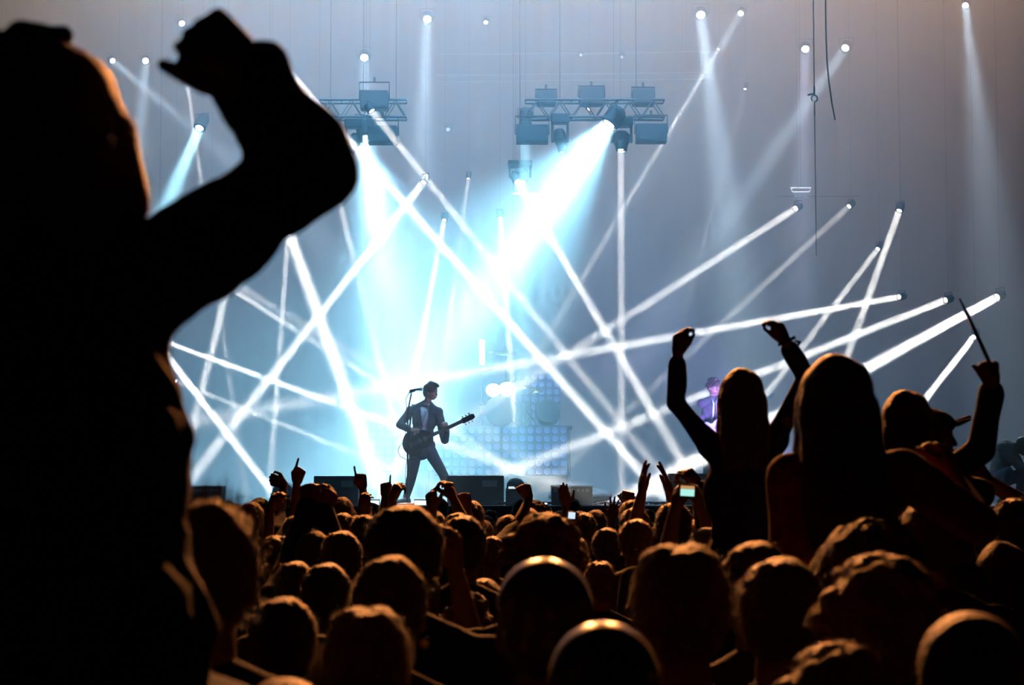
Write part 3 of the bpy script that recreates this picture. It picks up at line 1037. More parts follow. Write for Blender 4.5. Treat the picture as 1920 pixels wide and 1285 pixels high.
def hairmesh(style, seed=0):
    """hair around a head of unit size, centre at the origin, face towards +y; returns mesh"""
    key = (style, seed)
    if key in HAIRC:
        return HAIRC[key]
    rnd = random.Random(seed * 31 + len(style))
    g = MB()
    vox, disp, st = .0075, (.006, 40), (1500, .015, .1, .00045)
    if style in ('short', 'parted', 'spiky', 'curly', 'quiff', 'shaved', 'wavy'):
        k = {'shaved': -.006, 'curly': .008}.get(style, 0)
        g.ell((0, -.018, .030), (.086 + k, .104 + k, .090 + k), None, 20, 14)
        g.ell((0, -.050, -.020), (.077 + k, .066 + k, .070 + k), None, 18, 12)
        if style == 'parted':
            for sx in (-1, 1):
                g.ell((sx * .024, -.01, .054), (.054, .092, .072), None, 16, 10)
        if style == 'spiky':
            disp = (.010, 28); st = (1600, .040, -.35, .0009)
            g.ell((0, 0, .07), (.07, .085, .055))
        if style == 'curly':
            for _ in range(150):
                a, b = rnd.uniform(0, 6.28), rnd.uniform(-.5, 1.57)
                d = V((math.cos(a) * math.cos(b), math.sin(a) * math.cos(b), math.sin(b)))
                if d.y > .55 and d.z < .3:
                    continue
                g.ell(V((0, -.022, .02)) + V((d.x * .096, d.y * .105, d.z * .10)), [rnd.uniform(.018, .032)] * 3, None, 8, 6)
            st = (1200, .022, 0, .0005); disp = (.008, 40)
        if style == 'wavy':
            for _ in range(70):
                a, b = rnd.uniform(0, 6.28), rnd.uniform(-.2, 1.57)
                d = V((math.cos(a) * math.cos(b), math.sin(a) * math.cos(b), math.sin(b)))
                if d.y > .55 and d.z < .3:
                    continue
                p = V((0, -.02, .02)) + V((d.x * .088, d.y * .10, d.z * .094))
                t = V((rnd.uniform(-1, 1), rnd.uniform(-1, 1), -.4)) * .02
                g.rc(p - t, .02, p + t, .016, 8)
            disp = (.008, 30)
        if style == 'quiff':
            g.rc((0, .055, .105), .034, (.0, .10, .098), .022)
            g.rc((0, -.02, .10), .05, (0, .06, .10), .038)
            st = (1400, .028, -.1, .0009)
        if style == 'shaved':
            st = None; disp = (.001, 30); vox = .006
    elif style in ('long', 'longflat', 'bob', 'pony', 'bun'):
        g.ell((0, -.012, .028), (.090, .106, .095), None, 20, 14)
        g.ell((0, -.050, -.020), (.082, .070, .085), None, 18, 12)
        disp = (.005, 18); st = (1200, .022, .9, .0005)
        if style in ('long', 'longflat'):
            Lz = -.27 if style == 'long' else -.33
            for x, r in ((-.055, .042), (-.02, .05), (.02, .05), (.055, .042)):
                g.rc((x, -.045, .0), r, (x * 1.12, -.105, Lz * .62), r * .95)
                g.rc((x * 1.12, -.105, Lz * .62), r * .95, (x * 1.15, -.10, Lz), r * .62)
            for sx in (-1, 1):
                g.rc((sx * .062, .02, .01), .034, (sx * .080, -.02, -.20), .034)
                g.rc((sx * .080, -.02, -.20), .034, (sx * .080, -.03, Lz), .02)
        if style == 'bob':
            for sx in (-1, 1):
                g.rc((sx * .058, .015, .01), .044, (sx * .078, -.01, -.075), .046)
                g.rc((sx * .04, -.06, -.02), .052, (sx * .05, -.065, -.10), .046)
        if style == 'pony':
            g.rc((0, -.11, .03), .024, (0, -.145, .01), .03)
            g.rc((0, -.145, .01), .03, (0, -.145, -.16), .022)
        if style == 'bun':
            g.ell((0, -.085, .10), (.045, .045, .04))
    o = g.organic('hair', M['hair_dark'], None, voxel=vox, smooth=3, disp=disp, strands=st, seed=seed)
    me = o.data
    bpy.data.objects.remove(o)
    HAIRC[key] = me
    return me


def put_hair(root, c, hr, s, style, m, seed=0):
    me = hairmesh(style, seed)
    me2 = HAIRC.get((style, seed, m))
    if me2 is None:
        me2 = me.copy()
        me2.materials.clear()
        me2.materials.append(M[m])
        HAIRC[(style, seed, m)] = me2
    o = bpy.data.objects.new('hair', me2)
    COL.objects.link(o)
    o.parent = root
    o.location = c
    o.rotation_euler = hr.to_euler()
    o.scale = (s, s, s)
    return o


def legs(g, J, s, infl=0, feet=True):
    for k in 'LR':
        g.rc(J['hip' + k], .086 * s + infl, J['knee' + k], .056 * s + infl)
        g.rc(J['knee' + k], .056 * s + infl, J['knee' + k].lerp(J['ank' + k], .35), .055 * s + infl)
        g.rc(J['knee' + k].lerp(J['ank' + k], .35), .055 * s + infl, J['ank' + k], .036 * s + infl)
        if feet:
            g.rc(J['ank' + k] + V((0, 0, -.03)) * s, .036 * s, J['toe' + k], .03 * s)


def shoes(root, J, s, m='shoe'):
    for k in 'LR':
        g = MB()
        a, t = J['ank' + k], J['toe' + k]
        f = (t - a)
        f.z = 0
        f = f.normalized() if f.length > .01 else V((0, 1, 0))
        zz = t.z - .035 * s
        h = V((a.x, a.y, zz)) - f * .04 * s
        g.rc(h + V((0, 0, .045 * s)), .045 * s, V((t.x, t.y, zz + .035 * s)) + f * .03 * s, .035 * s)
        g.rc(h + V((0, 0, .05 * s)), .042 * s, a + V((0, 0, .0)), .040 * s)
        g.organic('shoe', M[m], root, voxel=.012, smooth=2)


def arm(g, S, E, W, s, infl=0, upto=1.0):
    g.rc(S, .052 * s + infl, E, .040 * s + infl)
    if upto >= 1:
        g.rc(E, .042 * s + infl, E.lerp(W, .3), .041 * s + infl)
        g.rc(E.lerp(W, .3), .041 * s + infl, W, .026 * s + infl)
    elif upto > .5:
        g.rc(E, .042 * s + infl, E.lerp(W, (upto - .5) * 2), .038 * s + infl)


def person(label, base, H=1.75, yaw=0.0, hd=(0, 0, 0), arms=None, hair='short', hm='hair_dark', top='black_cloth', pants='denim', sleeve=1.0,
           voxel=.007, J=None, lean=(0, 0), fem=False, hs=1.0, seed=0, group=None, hairseed=0, name='person', face=False, loose=0.0, tops=True, shoe=True, gap=.016, ar=1.0):
    """a standing (or posed, through J) person; arms = {'L': (elbow, wrist, hand_dir, palm_n, pose) or None}. All points local to base."""
    s = H / 1.765
    base = V(base)
    root = empty(name, base, None, label, 'person', group)
    JJ = joints(s, yaw, lean)
    if J:
        JJ.update({k: V(v) for k, v in J.items()})
    J = JJ
    hr = rotv(yaw + hd[0], hd[1], hd[2])
    g = MB()
    torso(g, J, s, 0, yaw, fem)
    legs(g, J, s)
    g.rc(J['neck'] - V((0, 0, .03 * s)), .058 * s, J['head'] + hr @ V((0, -.02, -.07)) * s, .050 * s)
    headmesh(g, J['head'], hr, s * hs, face)
    AR = {}
    Yw = Matrix.Rotation(yaw, 3, 'Z')
    for k, sx in (('L', -1), ('R', 1)):
        a = (arms or {}).get(k)
        if a is None:
            E = J['sh' + k] + Yw @ V((sx * .05, -.03, -.29)) * s
            W = E + Yw @ V((sx * -.01, .07, -.25)) * s
            d, n, pose = W - E, Yw @ V((-sx, 0, 0)), 'relaxed'
        else:
            E, W, d, n, pose = a
        AR[k] = (J['sh' + k], V(E), V(W))
        arm(g, J['sh' + k], V(E), V(W), s * ar)
        thumb = sx
        if pose.endswith('-'):
            pose = pose[:-1]
            thumb = -sx
        # choose the lateral sense so that a raised palm away hand has its thumb inward
        hand(g, W, d, n, thumb, pose, s * ar)
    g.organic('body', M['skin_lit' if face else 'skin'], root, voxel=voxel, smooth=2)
    if tops:
        g = MB()
        torso(g, J, s, gap, yaw, fem)
        g.rc(J['pel'] + V((0, 0, -.02)), .15 * s, J['pel'] + V((0, 0, .06)), .15 * s)
        if loose:
            g.ell(J['waist'] - V((0, 0, .06 * s)), (.165 * s + loose, .125 * s + loose, .20 * s))
        for k in 'LR':
            S, E, W = AR[k]
            if sleeve > 0:
                arm(g, S, E, W.lerp(E, .06) if sleeve >= 1 else W, s * ar, gap * .8, sleeve)
        g.organic('shirt', M[top], root, voxel=max(voxel, .010), smooth=2, disp=(.008, 9), seed=seed)
    g = MB()
    legs(g, J, s, .014, feet=False)
    g.ell(J['pel'] - V((0, 0, .03 * s)), (.165 * s, .118 * s, .12 * s), Yw)
    g.organic('trousers', M[pants], root, voxel=.014, smooth=2)
    if shoe:
        shoes(root, J, s)
    if hair and hair != 'none':
        put_hair(root, J['head'], hr, s * hs, hair, hm, hairseed)
    root['_s'] = s
    return root, J, hr, s


def face_parts(root, J, hr, s):
    def T(x, y, z):
        return J['head'] + hr @ (V((x, y, z)) * s)
    for k in (-1, 1):
        g = MB(); g.ell(T(k * .030, .080, .0), (.012 * s, .010 * s, .007 * s), hr, 10, 8); e = g.build('eye', M['drumskin'], root, smooth=True)
        g = MB(); g.ell(T(k * .030, .0885, .0), (.005 * s, .004 * s, .005 * s), hr, 8, 6); g.build('iris', M['plastic'], e, smooth=True)
        g = MB(); g.rc(T(k * .014, .094, .020), .0035 * s, T(k * .044, .084, .022), .003 * s, 6); g.build('eyebrow', M['hair_dark'], root, smooth=True)
    g = MB(); g.rc(T(-.017, .096, -.065), .0045 * s, T(.017, .096, -.065), .0045 * s, 8); g.build('lips', mat('lips', (.42, .16, .13), .5), root, smooth=True)


# ------------------------------------------------------------------ the singer with the guitar
SY = 26.4


def S_(px, py, dy=0, base=None):
    return P(px, py, SY + dy) - base


sb = V((P(798, 0, SY).x, SY, STAGE_Z))
q_ = lambda px, py, dy=0: S_(px, py, dy, sb)
J = dict(hipL=q_(781, 842), hipR=q_(803, 842), kneeL=q_(773, 890, -.05), kneeR=q_(829, 886, -.1), ankL=q_(762, 932, .0), ankR=q_(852, 932, -.02),
         toeL=V((q_(750, 942).x, -.14, .035)), toeR=V((q_(866, 942).x, -.15, .035)), pel=q_(792, 836), waist=q_(792, 815), chest=q_(797, 786),
         shL=q_(770, 771, .06), shR=q_(821, 773, -.05), neck=q_(800, 760), head=q_(808, 735, -.03))
sing, J, hr, s = person('singer in a dark suit playing a black electric guitar at centre stage', sb, 1.74, R(180), (R(62), R(-10), 0),
    arms={'L': (q_(750, 797, -.02), q_(772, 808, -.20), V((.22, -.05, -.02)), V((0, 1, -.2)), 'curl'),
          'R': (q_(834, 826, -.02), q_(838, 805, -.24), V((-.06, -.02, .14)), V((-.4, 1, .3)), 'grip')},
    hair='quiff', top='white_cloth', pants='suit', voxel=.006, J=J, sleeve=.5, face=True, tops=True, gap=.008)
sing.name = 'person'
face_parts(sing, J, hr, s)
# open jacket: two front halves and a back, following the torso
g = MB()
torso(g, J, s, .020, R(180))
for k, E, W in (('L', q_(750, 797, -.02), q_(772, 808, -.20)), ('R', q_(834, 826, -.02), q_(838, 805, -.24))):
    arm(g, J['sh' + k], E, W.lerp(E, .12), s, .014, 1)
g.rc(J['pel'] + V((-.02, 0, -.05)), .155, J['waist'], .15)
jk = g.organic('jacket', M['suit'], sing, voxel=.009, smooth=2, disp=(.010, 8), seed=3)
bm = bmesh.new(); bm.from_mesh(jk.data)
cut = [f for f in bm.faces if f.calc_center_median().y < J['chest'].y - .06 and abs(f.calc_center_median().x - (J['chest'].x + .0)) < .012 + .14 * max(0, f.calc_center_median().z - J['waist'].z) and f.calc_center_median().z < J['neck'].z + .05 and f.calc_center_median().z > J['pel'].z + .04]
bmesh.ops.delete(bm, geom=cut, context='FACES'); bm.to_mesh(jk.data); bm.free()
sol = jk.modifiers.new('thickness', 'SOLIDIFY'); sol.thickness = .006

# electric guitar
gb = P(786, 828, SY - .24)
gt = empty('electric_guitar', gb, None, 'black hollow body electric guitar held by the singer', 'guitar')
nk = (P(884, 782, SY - .42) - gb).normalized()      # neck direction
fr = V((0, -1, 0)); fr = (fr - nk * fr.dot(nk)).normalized()
sd = nk.cross(fr)
GM = Matrix((nk, sd, fr)).transposed()               # columns: along neck, across, front
out = []
def blob(t):
    # lower bout, waist, upper bout with two horns
    c = math.cos(t)
    r = .175 - .045 * abs(math.sin(t)) ** 2 * 0 
    x = .22 * c
    wv = .195 if c < -.1 else .155
    y = wv * math.sin(t) * (1 - .26 * math.exp(-((c - .12) / .22) ** 2))
    if c > .62:
        y *= 1.12
    return x - .02, y
for i in range(56):
    out.append(blob(2 * math.pi * i / 56))
n = len(out)
vs = []
for z, k in ((-.03, .94), (-.024, 1), (.018, 1), (.026, .95)):
    vs += [GM @ V((x * k, y * k, z)) for x, y in out]
fs = [(j * n + i, j * n + (i + 1) % n, (j + 1) * n + (i + 1) % n, (j + 1) * n + i) for j in range(3) for i in range(n)]
fs += [tuple(range(n - 1, -1, -1)), tuple(range(3 * n, 4 * n))]
g = MB(); g.add(vs, fs); g.build('guitar_body', M['guitar'], gt, smooth=False)
g = MB(); g.box((.15, -.024, .012), (.68, .024, .036), GM); g.build('neck', M['wood'], gt, bevel=.004)
g = MB()
for i in range(18):
    x = .66 - .46 * (1 - 2 ** (-i / 12)) * 1.5
    g.box((x, -.024, .036), (x + .003, .024, .039), GM)
g.build('frets', M['steel'], gt)
g = MB(); g.box((.67, -.038, .006), (.84, .038, .024), GM); g.box((.83, -.028, .006), (.86, .028, .024), GM); hs_ = g.build('headstock', M['guitar'], gt, bevel=.006)
for i in range(3):
    for k in (-1, 1):
        g = MB(); g.ell(GM @ V((.70 + i * .05, k * .056, .015)), (.014, .012, .014)); g.tube([GM @ V((.70 + i * .05, k * .03, .015)), GM @ V((.70 + i * .05, k * .056, .015))], .004, 6)
        g.build('tuning_peg', M['chrome'], hs_, smooth=True)
g = MB()
for i in range(6):
    y = -.018 + i * .0072
    g.tube([GM @ V((-.12, y, .044)), GM @ V((.68, y * .8, .042))], .0012, 4)
g.build('strings', M['steel'], gt)
for x in (.02, .10):
    g = MB(); g.box((x - .02, -.038, .024), (x + .02, .038, .038), GM); g.build('pickup', M['chrome'], gt, bevel=.004)
g = MB(); g.box((-.13, -.04, .024), (-.105, .04, .046), GM); g.build('bridge', M['chrome'], gt)
g = MB()
for p in ((-.12, -.11), (-.06, -.13), (-.15, -.07), (-.09, -.09)):
    g.lathe([(.012, .024), (.012, .04), (.002, .042)], c=(0, 0, 0), q=None)
    k0 = len(g.v) - 36 * 0
g = MB()
for p in ((-.12, -.11), (-.05, -.13), (-.15, -.06), (-.08, -.08)):
    g.tube([GM @ V((p[0], p[1], .024)), GM @ V((p[0], p[1], .042))], .012, 12)
g.build('knob', M['gold'], gt)
g = MB()
for k in (-1, 1):
    g.tube([GM @ V((-.06 + .02 * math.sin(t * 3), k * (.10), .0275)) + GM @ V((t * .05, 0, 0)) for t in (-1, -.5, 0, .5, 1)], .005, 6)
g.build('sound_hole', M['plastic'], gt)
# strap over the shoulder (towards the far shoulder and round the back)
g = MB()
pts = [gb - sb + GM @ V((-.23, 0, 0)), J['waist'] + V((-.19, -.05, -.02)), J['chest'] + V((-.19, .03, .08)), J['shL'] + V((.02, 0, .085)), J['neck'] + V((.03, -.09, -.02)), J['chest'] + V((.06, -.16, .06)), gb - sb + GM @ V((.17, .03, .02))]
sm = []
for i in range(len(pts) - 1):
    a, b = pts[i], pts[i + 1]
    for t in (0, .33, .66):
        sm.append(a.lerp(b, t))
sm.append(pts[-1])
g.tube([p - (gb - sb) for p in sm], .012, 8)
g.build('strap', M['plastic'], gt, smooth=True)
# looping instrument cable from the guitar
g = MB()
ps = [(760, 826), (750, 836), (746, 846), (750, 856), (762, 862), (778, 862), (790, 852), (800, 842), (806, 832)]
g.tube([P(x, y, SY - .33) for x, y in ps], .006, 6)
tag(g.build('guitar_cable', M['cable'], smooth=True), 'cable looping below the black electric guitar', 'cable')

# microphone stand
mx = P(768, 0, SY - .55)
ms = empty('microphone_stand', (mx.x, SY - .55, STAGE_Z), None, 'slim microphone stand left of the singer', 'microphone stand')
topz = P(0, 735, SY - .55).z - STAGE_Z
g = MB(); g.tube([(0, 0, .02), (0, 0, topz - .25), (.045, 0, topz - .02)], .010, 8); g.build('pole', M['black_metal'], ms)
g = MB(); g.lathe([(.16, 0), (.16, .015), (.03, .03), (.015, .05)]); g.build('base', M['black_metal'], ms, smooth=False)
g = MB(); g.tube([(.02, 0, topz - .01), (.10, -.01, topz + .02)], .014, 8); g.build('clip', M['plastic'], ms)
mc = empty('microphone', (mx.x + .05, SY - .55, STAGE_Z + topz + .02), None, 'microphone on the slim stand by the singer head', 'microphone')
g = MB(); g.rc((-.02, 0, 0), .012, (.10, 0, .015), .017); g.build('handle', M['black_metal'], mc, smooth=True)
g = MB(); g.ell((.125, 0, .018), (.028, .026, .026)); g.build('grille_ball', M['steel'], mc, smooth=True)
g = MB()
pts = [V((mx.x + .03, SY - .55, STAGE_Z + topz + .02)), V((mx.x - .03, SY - .56, STAGE_Z + topz - .1))]
for i in range(12):
    pts.append(V((mx.x - .02 + .012 * math.sin(i * 1.4), SY - .555, STAGE_Z + (topz - .2) * (1 - i / 11) + .02)))
pts += [V((mx.x + .10, SY - .5, STAGE_Z + .01)), V((mx.x + .4, SY - .45, STAGE_Z + .01))]
g.tube(pts, .005, 6)
tag(g.build('microphone_cable', M['cable'], smooth=True), 'thin cable hanging down the microphone stand', 'cable')

# ------------------------------------------------------------------ bass player lit violet behind the woman with raised arms
BY = 28.5
bb = V((P(1333, 0, BY).x, BY, STAGE_Z))
b_ = lambda px, py, dy=0: P(px, py, BY + dy) - bb
bas, J, hr, s = person('musician in a grey jacket lit violet, behind the woman raising both arms', bb, 1.84, R(180), (R(25), R(-14), 0),
    arms={'L': (V((-.30, -.02, 1.20)), V((-.12, -.24, 1.08)), V((.2, 0, -.1)), V((0, 1, -.2)), 'curl'),
          'R': (V((.36, -.06, 1.25)), V((.42, -.28, 1.36)), V((-.03, 0, .14)), V((-.3, 1, .3)), 'grip')},
    hair='wavy', top='grey_cloth', pants='black_cloth', face=True)
face_parts(bas, J, hr, s)
g = MB()
q0 = J['neck'] + V((0, -.085, .02))
for k in (-1, 1):
    g.tube([J['neck'] + V((k * .05, -.06, .03)), q0 + V((k * .02, -.05, -.08)), J['chest'] + V((k * .03, -.15, .0)), J['waist'] + V((k * .06, -.13, 0))], [.012, .018, .016, .01], 8)
g.build('scarf', M['white_cloth'], bas, smooth=True)
gt2 = empty('bass_guitar', bb + V((-.02, -.30, 1.08)), None, 'pale electric bass held by the violet-lit musician', 'guitar')
G2 = Matrix((V((.86, 0, .5)), V((-.5, 0, .86)), V((0, -1, 0)))).transposed()
vs = []
n = len(out)
for z, k in ((-.025, .95), (-.02, 1), (.015, 1), (.02, .95)):
    vs += [G2 @ V((x * k * .95, y * k * .9, z)) for x, y in out]
fs = [(j * n + i, j * n + (i + 1) % n, (j + 1) * n + (i + 1) % n, (j + 1) * n + i) for j in range(3) for i in range(n)]
fs += [tuple(range(n - 1, -1, -1)), tuple(range(3 * n, 4 * n))]
g = MB(); g.add(vs, fs); g.build('guitar_body', M['drumshell'], gt2)
g = MB(); g.box((.15, -.02, .01), (.85, .02, .03), G2); g.build('neck', M['wood'], gt2)
g = MB(); g.box((.85, -.035, .0), (1.02, .035, .02), G2); g.build('headstock', M['drumshell'], gt2, bevel=.005)
g = MB()
for i in range(4):
    g.tube([G2 @ V((-.14, -.015 + i * .01, .034)), G2 @ V((.86, -.012 + i * .008, .034))], .0015, 4)
g.build('strings', M['steel'], gt2)
g = MB(); g.box((.0, -.035, .018), (.05, .035, .03), G2); g.build('pickup', M['plastic'], gt2)
lamp('SPOT', 'violet_key_lamp', (bb.x + .8, 25.4, 2.1), (bb.x + .03, 28.4, 3.2), 5000, (.30, .20, 1.0), spot_size=R(20), spot_blend=.6, shadow_soft_size=.08)
lamp('SPOT', 'singer_key_lamp', (sb.x + 3.2, 24.0, 3.6), (sb.x + .05, 26.3, 2.9), 420, (.62, .42, 1.0), spot_size=R(26), spot_blend=.6, shadow_soft_size=.1)

# crouching crew member at the right end of the stage
CY_ = 25.6
cb = V((P(1868, 0, CY_).x, CY_, STAGE_Z))
Jc = dict(hipL=V((-.13, .05, .34)), hipR=V((.02, .05, .34)), kneeL=V((-.02, -.22, .44)), kneeR=V((.22, -.15, .42)), ankL=V((-.06, -.10, .09)), ankR=V((.16, .02, .09)),
          toeL=V((.06, -.18, .035)), toeR=V((.28, -.04, .035)), pel=V((-.05, .05, .36)), waist=V((-.06, .03, .52)), chest=V((.0, .0, .68)), shL=V((-.07, -.12, .76)), shR=V((.12, .12, .74)), neck=V((.11, -.01, .76)), head=V((.24, -.02, .78)))
person('crew member crouching in grey at the right edge of the stage', cb, 1.78, R(-75), (0, R(-35), 0), arms={'L': (V((.13, -.22, .50)), V((.30, -.20, .42)), V((.2, 0, -.1)), V((0, 0, -1)), 'curl'), 'R': (V((.24, .08, .50)), V((.36, -.06, .44)), V((.2, 0, -.1)), V((0, 0, -1)), 'curl')}, hair='short', top='grey_cloth', J=Jc)


# ------------------------------------------------------------------ figures on shoulders
OCC = []


def room(x, y):
    return min([math.hypot(x - a, y - b) for a, b in OCC] or [9])


def rider(label, carrier_label, headpx, Y, H, arms_px, hair, hm, top, yaw=0, hd=(0, 0, 0), sleeve=1.0, fem=True, hs=1.0, voxel=.006, lean=(0, 0), shL=None, shR=None, loose=.0, gap=.016, hairseed=0, ar=1.0):
    s = H / 1.765
    hc = P(headpx[0], headpx[1], Y)
    base = V((hc.x - lean[0] * s, Y - lean[1] * s, hc.z - 1.655 * s))
    Yw = Matrix.Rotation(yaw, 3, 'Z')
    J = {}
    for k, sx in (('L', -1), ('R', 1)):
        J['hip' + k] = Yw @ V((sx * .10, .02, .93)) * s
        J['knee' + k] = Yw @ V((sx * .17, .40, .88)) * s
        J['ank' + k] = Yw @ V((sx * .13, .38, .47)) * s
        J['toe' + k] = Yw @ V((sx * .14, .52, .40)) * s
    J0 = joints(s, yaw, lean)
    J0.update(J)
    if shL is not None:
        J['shL'] = P(*shL) - base
    if shR is not None:
        J['shR'] = P(*shR) - base
    J0.update(J)
    arms = {}
    for k, a in arms_px.items():
        E = P(*a[0]) - base
        W = P(*a[1]) - base
        T = P(*a[2]) - base
        arms[k] = (E, W, T - W, V(a[3]), a[4])
        d1 = (E - J0['sh' + k]).length, (W - E).length
        print('RIDER', label[:30], k, 'upper %.2f fore %.2f hand %.2f' % (*d1, (T - W).length))
    out = person(label, base, H, yaw, hd, arms, hair, hm, top, 'denim', sleeve, voxel, J, lean, fem, hs, loose=loose, gap=gap, hairseed=hairseed, ar=ar)
    # the person underneath, carrying
    hz_ = base.z + .93 * s
    HC = (hz_ - .075) / 1.46 * 1.765
    cbs = V((base.x, base.y + .13, 0))
    OCC.append((base.x, base.y))
    sc_ = HC / 1.765
    arms_c = {}
    for k, sx in (('L', -1), ('R', 1)):
        Wt = base + J0['ank' + k] + V((0, .05, .05)) - cbs
        S0 = joints(sc_)['sh' + k]
        E, W = ik(S0, Wt, .29 * sc_, .26 * sc_, V((sx, .2, -.8)))
        arms_c[k] = (E, W, V((-sx * .3, .2, .6)), V((-sx, 0, 0)), 'grip')
    person(carrier_label, cbs, HC, 0, (0, R(-8), 0), arms_c, 'short', 'hair_dark', 'black_cloth', voxel=.012, shoe=True)
    return out


# tall silhouette at the left with a raised fist
left, J, hr, s = rider('large dark silhouette with a bob and a raised fist at the left edge', 'person carrying the large silhouette at the left edge',
    (92, 262), 2.4, 1.80,
    {'R': ((577, 328, 2.46), (476, 140, 2.34), (410, 82, 2.28), (-.3, .85, -.3), 'fist'), 'L': ((-330, 700, 2.5), (-360, 1010, 2.45), (-350, 1150, 2.45), (1, 0, 0), 'relaxed')},
    'bob', 'hair_brown', 'black_cloth', voxel=.005, sleeve=1.0, loose=.05, gap=.026, shR=(290, 520, 2.43), hs=1.02)
g = MB()
for ch in left.children:
    if ch.name.startswith('shirt'):
        nor = [v.normal.copy() for v in ch.data.vertices]
        for v, nn in zip(ch.data.vertices, nor):
            v.co += nn * (.020 * noise.noise(v.co * 9) + .008 * noise.noise(v.co * 24))
c = J['head'] + V((-.04, .0, .119 * s))
g.rc(c + V((-.15, .02, .0)), .020, c + V((.055, -.01, .014)), .014)
g.rc(c + V((-.11, .06, .0)), .022, c + V((-.02, .05, .018)), .018)
g.rc(c + V((-.06, -.01, -.02)), .028, c + V((.0, .0, .0)), .024)
g.rc(c + V((-.0, -.01, .016)), .020, c + V((.03, .0, .020)), .012)
g.organic('hair_bow', M['navy_cloth'], left, voxel=.005, smooth=3)

# woman raising both arms
wa, J, hr, s = rider('long-haired woman raising both fists above the crowd', 'person carrying the woman who raises both fists',
    (1392, 748), 7.2, 1.66,
    {'L': ((1268, 756, 7.25), (1271, 663, 7.15), (1279, 608, 7.15), (.7, .7, 0), 'ring'), 'R': ((1512, 708, 7.25), (1473, 642, 7.15), (1449, 592, 7.15), (-.7, .7, 0), 'ring')},
    'long', 'hair_brown', 'navy_cloth', fem=True, shL=(1335, 838, 7.2), shR=(1455, 822, 7.2), sleeve=.90, gap=.006, ar=.84)
g = MB()
W = P(1475, 640, 7.15) - left.location * 0 - wa.location
g.lathe([(.033, -.006), (.036, -.006), (.036, .006), (.033, .006)], c=W, q=rotv(0, 0, R(-25)))
g.tube([W + V((.03, -.01, 0)), W + V((.05, -.01, -.005)), P(1497, 646, 7.13) - wa.location], .005, 6)
g.build('wrist_strap', M['plastic'], wa)

# woman with long straight hair
wl, J, hr, s = rider('woman with long straight hair seen from behind, tallest at the right', 'person carrying the woman with long straight hair',
    (1570, 762), 4.7, 1.70,
    {'L': ((1475, 1120, 4.75), (1500, 1300, 4.95), (1505, 1410, 5.0), (1, 0, 0), 'relaxed'), 'R': ((1838, 985, 4.75), (1788, 895, 5.0), (1768, 840, 5.05), (-.7, .7, 0), 'curl')},
    'longflat', 'hair_dark', 'red_cloth', sleeve=.42, fem=True, shL=(1487, 895, 4.7), shR=(1690, 888, 4.7), hs=1.08)

# person with a stick, and the neighbour in a cap
ws, J, hr, s = rider('dark-haired person whose raised right hand holds a stick', 'person carrying the one who holds up a stick',
    (1705, 795), 6.6, 1.70,
    {'R': ((1838, 845, 6.65), (1862, 728, 6.55), (1862, 675, 6.5), (-.8, .5, 0), 'fist'), 'L': ((1600, 960, 6.65), (1600, 1060, 6.6), (1600, 1120, 6.6), (1, 0, 0), 'relaxed')},
    'bob', 'hair_dark', 'navy_cloth', shR=(1775, 888, 6.6), hd=(R(-15), 0, R(-8)), gap=.012, sleeve=.96)
st = empty('stick', P(1862, 690, 6.47), None, 'thin dark stick held up at the right', 'stick')
a = P(1862, 690, 6.47)
g = MB(); g.tube([P(1868, 708, 6.45) - a, P(1815, 592, 6.5) - a], [.0075, .006], 8); g.tube([P(1815, 592, 6.5) - a, P(1799, 560, 6.5) - a], [.006, .003], 8)
g.build('rod', M['plastic'], st, smooth=True)
wc, J, hr, s = rider('person in a peaked cap turned right beside the stick holder', 'person carrying the one in the peaked cap',
    (1750, 818), 7.4, 1.66, {'L': ((1690, 950, 7.4), (1700, 1040, 7.4), (1702, 1100, 7.4), (1, 0, 0), 'relaxed'), 'R': ((1820, 985, 7.3), (1790, 1040, 7.4), (1780, 1090, 7.4), (0, 1, 0), 'relaxed')},
    'short', 'hair_dark', 'black_cloth', hd=(R(-80), R(-3), 0), hs=.95)
g = MB()
hc = J['head']
g.ell(hc + hr @ V((0, -.015, .050)), (.088, .104, .056), hr)
g.rc(hc + hr @ V((-.03, .09, .052)), .012, hc + hr @ V((-.03, .140, .072)), .007)
g.rc(hc + hr @ V((.03, .09, .052)), .012, hc + hr @ V((.03, .140, .072)), .007)
g.rc(hc + hr @ V((.0, .09, .056)), .012, hc + hr @ V((.0, .150, .084)), .009)
g.organic('cap', M['black_cloth'], wc, voxel=.006, smooth=3)


# ------------------------------------------------------------------ the crowd: shared bodies, each head placed by itself
PROTO = {}


def proto(kind):
    """(body mesh, shirt mesh, trousers mesh, shoe meshes) of a standing person of height 1.765"""
    if kind in PROTO:
        return PROTO[kind]
    top = {'a': 'black_cloth', 'b': 'navy_cloth', 'c': 'grey_cloth', 'd': 'red_cloth'}[kind]
    root, J, hr, s = person('x', (0, 0, 0), 1.765, 0, (0, 0, 0), None, 'none', top=top, voxel=.008, sleeve=.42 if kind in 'cd' else 1.0, fem=kind in 'bd')
    res = [(c.name.split('.')[0], c.data) for c in root.children]
    for c in list(root.children):
        bpy.data.objects.remove(c)
    bpy.data.objects.remove(root)
    PROTO[kind] = res
    return res


